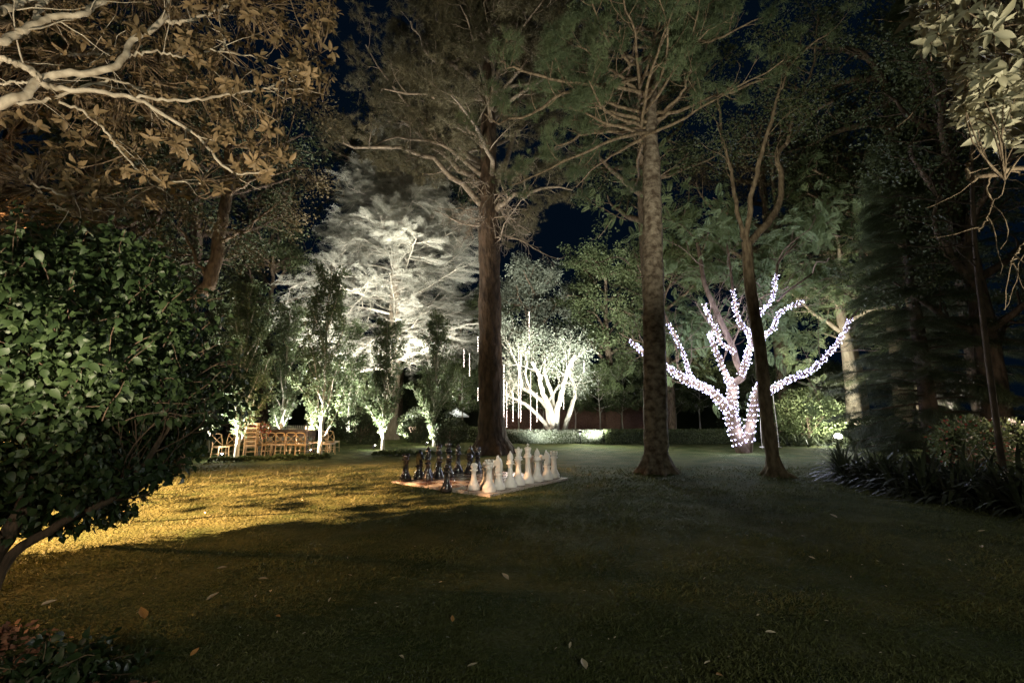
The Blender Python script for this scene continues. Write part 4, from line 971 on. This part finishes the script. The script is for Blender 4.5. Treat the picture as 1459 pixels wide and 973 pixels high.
def piece(kind, color):
    b = MB(); hgt = dict(pawn=.40, rook=.48, knight=.52, bishop=.55, queen=.60, king=.64)[kind]
    if kind == 'pawn': pr = [(x*.88, z*.9) for x, z in base_prof]+[(.05, .17), (.042, .24), (.045, .275), (.075, .285), (.075, .295), (.045, .305), (.04, .312), (.058, .33), (.064, .355), (.055, .385), (.03, .40), (.001, .405)]
    elif kind == 'rook': pr = base_prof+[(.062, .18), (.055, .27), (.058, .34), (.085, .355), (.085, .368), (.06, .38), (.068, .40), (.085, .41), (.085, .435), (.06, .435), (.06, .42), (.001, .42)]
    elif kind == 'knight': pr = base_prof+[(.068, .17), (.06, .2), (.085, .22), (.085, .235), (.05, .25), (.001, .25)]
    elif kind == 'bishop': pr = base_prof+[(.055, .18), (.045, .29), (.047, .345), (.082, .36), (.082, .372), (.055, .385), (.07, .395), (.07, .403), (.042, .415), (.06, .445), (.058, .48), (.035, .525), (.014, .54), (.02, .552), (.001, .566)]
    elif kind == 'queen': pr = base_prof+[(.058, .18), (.045, .32), (.048, .39), (.085, .405), (.085, .418), (.055, .43), (.072, .44), (.072, .45), (.046, .462), (.055, .51), (.08, .565), (.065, .565), (.045, .575), (.02, .59), (.024, .605), (.001, .615)]
    else: pr = base_prof+[(.06, .18), (.047, .33), (.05, .41), (.088, .425), (.088, .438), (.057, .45), (.075, .46), (.075, .47), (.05, .482), (.058, .53), (.076, .575), (.06, .59), (.02, .60), (.001, .60)]
    b.lathe(pr, 20)
    if kind == 'rook':
        for k in range(6): a = k/6*6.283; b.box((math.cos(a)*.071, math.sin(a)*.071, .4525), (.026, .045, .035), rz=a)
    if kind == 'queen':
        for k in range(8): a = k/8*6.283; b.box((math.cos(a)*.070, math.sin(a)*.070, .575), (.018, .028, .022), rz=a, taper=.6)
    if kind == 'king': b.box((0, 0, .622), (.02, .02, .07)); b.box((0, 0, .63), (.062, .018, .02))
    if kind == 'knight':
        o2 = np.array([(-.05, .235), (.06, .235), (.062, .29), (.03, .33), (.025, .36), (.06, .35), (.105, .345), (.115, .375), (.09, .40), (.055, .43), (.04, .465), (.02, .515), (0, .475), (-.03, .47), (-.06, .43), (-.078, .36), (-.075, .29)])
        n = len(o2); v = [];
        for yy, s in ((-.042, .88), (-.022, 1), (.022, 1), (.042, .88)):
            c_ = o2.mean(0); v += [[(p[0]-c_[0])*s+c_[0], yy, (p[1]-c_[1])*s+c_[1]] for p in o2]
        fl = [[k*n+i, k*n+(i+1) % n, (k+1)*n+(i+1) % n, (k+1)*n+i] for k in range(3) for i in range(n)]
        b.raw(v, fl); b.add(np.array(v[:n]), [list(range(n))[::-1]]); b.add(np.array(v[3*n:]), [list(range(n))])
    b.V = [v*np.array([1.12, 1.12, 1.34]) for v in b.V]
    o = b.build('chess_'+kind, M['white_plastic' if color == 'white' else 'black_plastic'])
    return tag(o, 'x', 'chess piece', color+' giant chess pieces')
protos = {}
def put(kind, color, pos, label, rz_=0):
    k = (kind, color)
    if k not in protos: protos[k] = piece(kind, color); o = protos[k]
    else: o = protos[k].copy(); COL.link(o)
    o.location = tuple(pos); o.rotation_euler = (0, 0, rz_); o['label'] = label
order = ['rook', 'knight', 'bishop', 'queen', 'king', 'bishop', 'knight', 'rook']
nth = ['nearest the front corner', 'second from the front corner', 'third from the front corner', 'fourth from the front corner', 'fifth from the front corner', 'sixth from the front corner', 'seventh from the front corner', 'at the right corner']
nthb = ['at the left corner', 'second from the left corner', 'third from the left corner', 'fourth from the left corner', 'fifth from the left corner', 'sixth from the left corner', 'seventh from the left corner', 'at the back corner']
gg = np.random.default_rng(3)
for j, k in enumerate(order):
    put(k, 'white', sqpos(0, j, *gg.uniform(-.12, .12, 2)), 'white giant chess %s in the back row, %s' % (k, nth[j]), rz+math.pi/2+gg.uniform(-.4, .4))
    put(k, 'black', sqpos(7, j, *gg.uniform(-.12, .12, 2)), 'glossy black giant chess %s in the back row, %s' % (k, nthb[j]), rz-math.pi/2+gg.uniform(-.4, .4))
for j in range(8):
    if j in (0, 1, 2, 4, 6, 7):
        put('pawn', 'white', sqpos(1, j, *gg.uniform(-.12, .12, 2)), 'white giant chess pawn in the second row, %s' % nth[j])
    if j in (1, 2, 3, 5, 6): put('pawn', 'black', sqpos(6, j, *gg.uniform(-.12, .12, 2)), 'glossy black giant chess pawn in the pawn row, %s' % nthb[j])
put('pawn', 'black', gnd(636, 702)+UP*0.03, 'lone black chess pawn standing at the near edge of the board')

# ------------------------------------------------------------------ dining furniture
def chair():
    T = thing('wooden_chair', 'x', 'chair', group='cross back wooden chairs at the dining table'); W = M['wood']
    b = MB(); b.box((0, 0, .455), (.42, .40, .025), taper=.96); b.build('seat', W, T, False)
    b = MB(); b.box((0, 0, .425), (.37, .35, .035)); b.build('seat_frame', W, T, False)
    for sx in (-1, 1):
        b = MB(); b.tube([[sx*.19, -.17, .44], [sx*.205, -.19, 0]], [.018, .014], 7); b.build('leg', W, T)
        b = MB(); b.tube(spline([[sx*.205, .21, 0], [sx*.185, .18, .44], [sx*.19, .21, .66], [sx*.17, .25, .86]], 10), .017, 7); b.build('leg', W, T)
    b = MB(); b.tube(spline([[-.17, .25, .86], [-.09, .27, .89], [0, .275, .895], [.09, .27, .89], [.17, .25, .86]], 9), .019, 7); b.build('top_rail', W, T)
    b = MB(); b.tube(spline([[-.17, .245, .82], [0, .225, .66], [.18, .195, .50]], 8), .011, 6); b.tube(spline([[.17, .245, .82], [0, .232, .66], [-.18, .195, .50]], 8), .011, 6); b.build('cross_back', W, T)
    b = MB(); b.tube([[-.195, -.18, .2], [-.2, .2, .2]], .009, 5); b.tube([[.195, -.18, .2], [.2, .2, .2]], .009, 5); b.tube([[-.2, 0, .2], [.2, 0, .2]], .009, 5); b.build('stretcher', W, T)
    return T
ch = chair(); used = [0]
def pch(x, y, z, r, lab, tilt=0):
    o = ch if not used[0] else copy_tree(ch); used[0] = 1
    o.location = (x, y, z); o.rotation_euler = (tilt, 0, r); o['label'] = lab
def X_(px, Y): return xy(px, Y)
for i, (px, Y, r) in enumerate([(392, 18.2, 3.14), (406, 18.1, 3.05), (420, 18.2, 3.2), (434, 18.0, 3.1)]):
    pch(X_(px, Y), Y, 0, r+0, 'wooden cross back chair at the near side of the table, %s from the left' % ['first', 'second', 'third', 'fourth'][i])
pch(X_(470, 18.6), 18.6, 0, 1.4, 'wooden cross back chair standing alone right of the tallest slender tree'); pch(X_(452, 19.4), 19.4, 0, -1.5, 'wooden chair at the right end of the dining table')
for k in range(6): pch(X_(361, 17.7), 17.7+.0*k, k*.16, 1.9, 'wooden chair in the stack left of the table, %s' % ['bottom one', 'second from bottom', 'third from bottom', 'third from top', 'second from top', 'top one'][k])
for k in range(3): pch(X_(345, 18.6), 18.6, k*.16, 2.2, 'wooden chair in the low stack behind the nearest slender tree, %s' % ['bottom one', 'middle one', 'top one'][k])
pch(X_(318, 16.9), 16.9, 0, 1.2, 'wooden chair standing at the left end near the bush'); pch(X_(327, 17.6), 17.6, 0, -1.9, 'wooden chair behind the leftmost chair by the bush'); pch(X_(382, 19.2), 19.2, 0, 1.6, 'wooden chair at the left end of the dining table')
for i, (px, Y, r) in enumerate([(399, 20.3, .1), (413, 20.3, -.1), (427, 20.3, .05), (441, 20.2, -.1)]):
    pch(X_(px, Y), Y, 0, r, 'wooden chair at the far side of the table, %s from the left' % ['first', 'second', 'third', 'fourth'][i])
for i, (px, Y, r) in enumerate([(379, 18.0, 2.6), (476, 20.0, 2.9), (464, 19.4, 3.3)]):
    pch(X_(px, Y), Y, 0, r, 'wooden cross back chair ' + ['turned askew between the chair stack and the row', 'furthest right, behind the lone chair', 'just right of the tallest slender tree trunk'][i])
TX = X_(415, 19.4)
tb = thing('dining_table', 'long dark dining table with wooden chairs around it', 'table', (TX, 19.4, 0))
b = MB(); b.box((0, 0, .93), (1.95, .95, .06)); b.build('tabletop', M['dark_wood'], tb, False)
b = MB(); b.box((0, 0, .80), (1.8, .8, .2)); b.build('apron', M['dark_wood'], tb, False)
for sx in (-1, 1):
    for sy in (-1, 1): b = MB(); b.box((sx*.84, sy*.36, .35), (.09, .09, .7)); b.build('leg', M['dark_wood'], tb, False)
def lathe_thing(name, label, cat, prof, m, loc, group=None): b = MB(); b.lathe(prof, 16); o = tag(b.build(name, M[m]), label, cat, group); o.location = tuple(loc); return o
lathe_thing('flower_vase', 'white vase on the dark dining table left of the plates', 'vase', [(.001, 0), (.06, 0), (.09, .08), (.07, .2), (.03, .26), (.04, .3)], 'ceramic', (TX-.35, 19.3, .963))
for k in range(3): lathe_thing('dinner_plate', 'white dinner plate in the small pile on the dark table, %s' % ['bottom', 'middle', 'top'][k], 'plate', [(.001, 0), (.1, 0), (.16, .02), (.165, .025), (.1, .012), (.001, .01)], 'ceramic', (TX+.15, 19.2, .963+k*.022), 'pile of plates')
for sx, lb_ in ((-.8, 'left'), (.75, 'right')):
    L = thing('candle_lantern', 'small glowing candle lantern at the %s end of the dark table' % lb_, 'lantern', (TX+sx, 19.15, .962))
    b = MB(); b.box((0, 0, .01), (.13, .13, .02)); b.box((0, 0, .22), (.13, .13, .02), taper=.6)
    for ax in (-1, 1):
        for ay in (-1, 1): b.box((ax*.055, ay*.055, .115), (.01, .01, .19))
    b.tube([[0, 0, .23], [0, 0, .3]], .008, 5); b.build('frame', M['metal_dark'], L, False)
    b = MB(); b.lathe([(.001, .02), (.03, .02), (.03, .12), (.01, .13), (.001, .16)], 10); b.build('candle', M['candle_glow'], L)
    lamp('POINT', 'candle', (TX+sx, 19.0, 1.3), 3, (1, .6, .25), .03)
lathe_thing('table_lamp', 'small cream lamp hanging over the right end of the dark table', 'lamp', [(.001, .0), (.14, .0), (.13, .02), (.03, .16), (.02, .75), (.001, .76)], 'candle_glow', (TX+.78, 19.6, .962))
# flowers
fl = thing('flower_arrangement', 'urn of red and white flowers between chair stack and table', 'flowers', (X_(372, 18.5), 18.5, 0)); g = np.random.default_rng(66)
b = MB(); b.lathe([(.001, 0), (.14, 0), (.12, .04), (.06, .1), (.06, .3), (.16, .55), (.18, .62), (.14, .62), (.001, .58)], 16); b.build('urn', M['stone'], fl)
for nm, m_, n, sz in (('blossom_red', 'petal_red', 260, .09), ('blossom_white', 'petal', 160, .085), ('greenery', 'leaf_mid', 260, .12)):
    b = MB(); d = nrm(g.normal(size=(n, 3))); P = d*.36*g.random((n, 1))**.4+np.array([0, 0, .92]); b.inst(*LEAF_W, P, frames(nrm(d+g.normal(size=(n, 3))*.6), g, 1, .8), sz); b.build(nm, M[m_], fl)
# pale low screen behind table
pf = thing('pale_fence', 'low pale picket fence behind the dining table', 'fence', (X_(408, 25.2), 25.2, 0)); b = MB()
for k in range(26): b.box((-1.45+k*.115, 0, .5), (.07, .03, 1.0), taper=.95)
b.build('pickets', M['ceramic'], pf, False); b = MB(); b.box((0, .04, .28), (3.0, .04, .08)); b.box((0, .04, .8), (3.0, .04, .08)); b.build('rail', M['ceramic'], pf, False)
# parasol
um = thing('garden_parasol', 'white open parasol above the round shrub left of the tallest pine', 'parasol', (xy(650, 33), 33, 0))
b = MB(); b.tube([[0, 0, 0], [0, 0, 2.55]], .03, 8); b.build('pole', M['metal_dark'], um)
b = MB(); n = 8; th = [k/n*6.283+.39 for k in range(n)]; v = [[0, 0, 2.75]]+[[1.5*math.cos(a), 1.5*math.sin(a), 2.0] for a in th]+[[1.5*math.cos(a), 1.5*math.sin(a), 1.86] for a in th]
b.raw(v, [[0, 1+k, 1+(k+1) % n] for k in range(n)]+[[1+k, 9+k, 9+(k+1) % n, 1+(k+1) % n] for k in range(n)]); b.build('canopy', M['canvas'], um, False)
b = MB(); b.lathe([(.001, 0), (.3, 0), (.3, .06), (.05, .1), (.001, .1)], 12); b.build('base', M['stone'], um)
um.scale = (.62, .62, .74)
lamp('SPOT', 'parasol_light', (xy(650, 33)-.8, 31.2, .4), 160, COOL, .05, (xy(650, 33), 33, 2.4), 80, .6); lamp('POINT', 'parasol_top', (xy(650, 33), 31.9, 2.9), 60, COOL, .1)

# edging plants in front of the slender trees
g = np.random.default_rng(14)
def edging(seed):
    g = np.random.default_rng(seed); b = MB(); n = 120; d = nrm(g.normal(size=(n, 3))); d[:, 2] = abs(d[:, 2]); b.inst(*LEAF_W, d*.10*g.random((n, 1))**.4+[0, 0, .02], frames(nrm(d+UP*.2), g, 1, .6), .075)
    return tag(b.build('edging_plant', M['leaf_mid']), 'low leafy plant in the edging row before the slender trees', 'plant', 'edging plants before the slender trees')
ep = edging(1); EX = [(px, 658.5-(px-300)*.028) for px in range(304, 475, 9)]+[(px, 650-(px-535)*.02) for px in range(535, 680, 10)]
for i, (px, py) in enumerate(EX):
    p = gnd(px, py); o = ep if i == 0 else ep.copy()
    if i: COL.link(o)
    o.location = (p[0]+g.uniform(-.06, .06), p[1]+g.uniform(-.1, .1), 0); o.rotation_euler = (0, 0, i*1.3); s_ = g.uniform(.9, 1.5); o.scale = (s_,)*3

# flower bushes glimpsed at the right
for i, (px, py, Y) in enumerate([(1342, 600, 17.8), (1425, 600, 12.5), (1380, 640, 12.0)]):
    p = at(px, py, Y); n = 170; b = MB(); g = np.random.default_rng(200+i); d = nrm(g.normal(size=(n, 3)))
    o = ball_shrub(210+i, .8, .75, .1, 1800, 'leaf_mid', 'flowering_shrub', ['flowering shrub glimpsed through the dark conifer', 'flowering shrub with white blooms at the right edge', 'low red flowering shrub in the dark right border'][i])
    b.inst(*LEAF_W, d*np.array([.8, .8, .72])*g.uniform(.8, 1.05, (n, 1))+[0, 0, .8], frames(d, g, 1, .5), .09); b.build('blossom', M['petal' if i < 2 else 'petal_red'], o); o.location = (p[0], Y, 0)
lamp('POINT', 'flower_light', at(1350, 585, 16.9), 45, (1, .85, .7), .05); lamp('POINT', 'flower_light_b', at(1455, 585, 11.7), 26, (1, .8, .6), .05)

# ------------------------------------------------------------------ mulch bed and ground cover at lower left
g = np.random.default_rng(15); N = 9000
x = g.uniform(-5.6, -1.3, N); y = g.uniform(1.4, 3.75, N); ok = (x < -1.7-(y-2.65)*1.9+.12*np.sin(y*9)+g.normal(size=N)*.08); x, y = x[ok], y[ok]; N = len(x)
b = MB(); b.inst(*LEAF_W, np.stack([x, y, hh(x, y)+.012+.02*g.random(N)], -1), frames(nrm(np.stack([g.normal(size=N), g.normal(size=N), g.normal(size=N)*.25], -1)), g, 1, .5), g.uniform(.025, .075, N))
tag(b.build('mulch_litter', M['mulch']), 'reddish leaf litter and bark mulch in the bed at the lower left', 'mulch', kind='stuff')
def cover(seed, R, n, label, loc, mt='leaf_bush'):
    g = np.random.default_rng(seed); T = thing('ground_cover_plant', label, 'plant', loc); b = MB(); tips = []
    for k in range(26):
        a = g.uniform(0, 6.28); q, rad = grow(g, (0, 0, .02), (math.cos(a), math.sin(a), g.uniform(.2, .9)), R*g.uniform(.6, 1.2), .006, 7, .2, (0, 0, -.08), .4); q[:, 2] = np.maximum(q[:, 2], .02); b.tube(q, rad, 4); tips += [q[i] for i in range(2, 8)]
    b.build('stem', M['bark_brown'], T); cr = MB(); leaf_cloud(cr, g, np.array(tips), .08, n, .06, LEAF_OV, .0); cr.build('foliage', M[mt], T)
cover(1, .42, 7, 'low grey green ground cover plant in the lower left mulch bed', (-2.75, 2.95, 0)); cover(2, .28, 7, 'small ground cover plant at the bottom edge of the mulch bed', (-2.35, 2.45, 0)); cover(3, .35, 6, 'ground cover plant near the trunk of the left bush', (-3.55, 2.95, 0))

# ------------------------------------------------------------------ fallen leaves
def fleaf(name, m_, curl, w):
    tv, tf = t_leaf(w, curl, -.25); tv = tv-[0, .5, 0]; b = MB(); b.add(tv, tf)
    o = b.build(name, M[m_]); return o
pro = [fleaf('fallen_leaf', 'dry_leaf', .35, .45), fleaf('fallen_leaf', 'dry_leaf', .6, .3), fleaf('fallen_leaf', 'orange_leaf', .25, .55)]
FL = [(720, 826, 9, 0, 'pale fallen leaf on the lawn centre, below the chess board'), (832, 954, 12, 0, 'pale curled fallen leaf at the bottom edge right of centre'), (644, 887, 6, 2, 'small orange fallen leaf on the lawn below the chess board'), (673, 955, 9, 1, 'tan fallen leaf at the bottom edge below the board'),
      (68, 868, 10, 0, 'pale crumpled fallen leaf beside the left bush trunk'), (202, 878, 12, 2, 'upright tan fallen leaf above the mulch bed'), (303, 856, 11, 1, 'long pale fallen leaf on the dim lawn right of the bush'), (316, 815, 8, 0, 'fallen leaf in the dappled amber light'), (374, 829, 7, 0, 'fallen leaf just right of the dappled amber light'), (385, 848, 7, 1, 'thin curled fallen leaf right of the bush'),
      (396, 882, 5, 2, 'small orange fallen leaf between bush and centre'), (470, 858, 5, 1, 'tiny curled fallen leaf left of the centre lawn'), (277, 932, 7, 2, 'orange fallen leaf at the right side of the mulch bed'), (1188, 739, 6, 0, 'fallen leaf on the lawn below the slim forked tree'), (1399, 760, 5, 0, 'upper of two pale fallen leaves near the right border'), (1400, 782, 6, 0, 'lower of two pale fallen leaves near the right border'),
      (1098, 907, 8, 1, 'thin pale fallen leaf on the lower right lawn'), (1008, 949, 6, 1, 'small curled fallen leaf at the bottom right of centre'), (1025, 968, 8, 2, 'orange fallen leaf cut by the bottom edge'), (1157, 798, 5, 1, 'small pale fallen leaf on the right lawn'), (572, 943, 8, 1, 'long thin fallen leaf near the bottom edge left of centre'), (812, 926, 7, 1, 'tan fallen leaf above the curled leaf at the bottom')]
g = np.random.default_rng(16)
def pl_leaf(i, px, py, sz, k, lab, first=[0, 0, 0], grp=None):
    p = gnd(px, py); L = sz*1.7/F*p[1]; o = pro[k] if not first[k] else pro[k].copy()
    if first[k]: COL.link(o)
    first[k] = 1; o.location = (p[0], p[1], hh(p[0], p[1])+.018+L*.08); o.scale = (L,)*3; o.rotation_euler = (g.uniform(-.3, .3), g.uniform(-.4, .4), g.uniform(0, 6.28)); tag(o, lab, 'fallen leaf', grp)
for i, (px, py, sz, k, lab) in enumerate(FL): pl_leaf(i, px, py, sz, k, lab)
for i in range(80):
    px = g.uniform(180, 1440); py = 690+g.random()*270
    if 560 < px < 820 and py < 720: py += 60
    pl_leaf(i, px, py, g.uniform(1.6, 3.4), int(g.integers(0, 2)), 'tiny pale fallen leaf scattered on the open lawn', grp='tiny fallen leaves on the lawn')
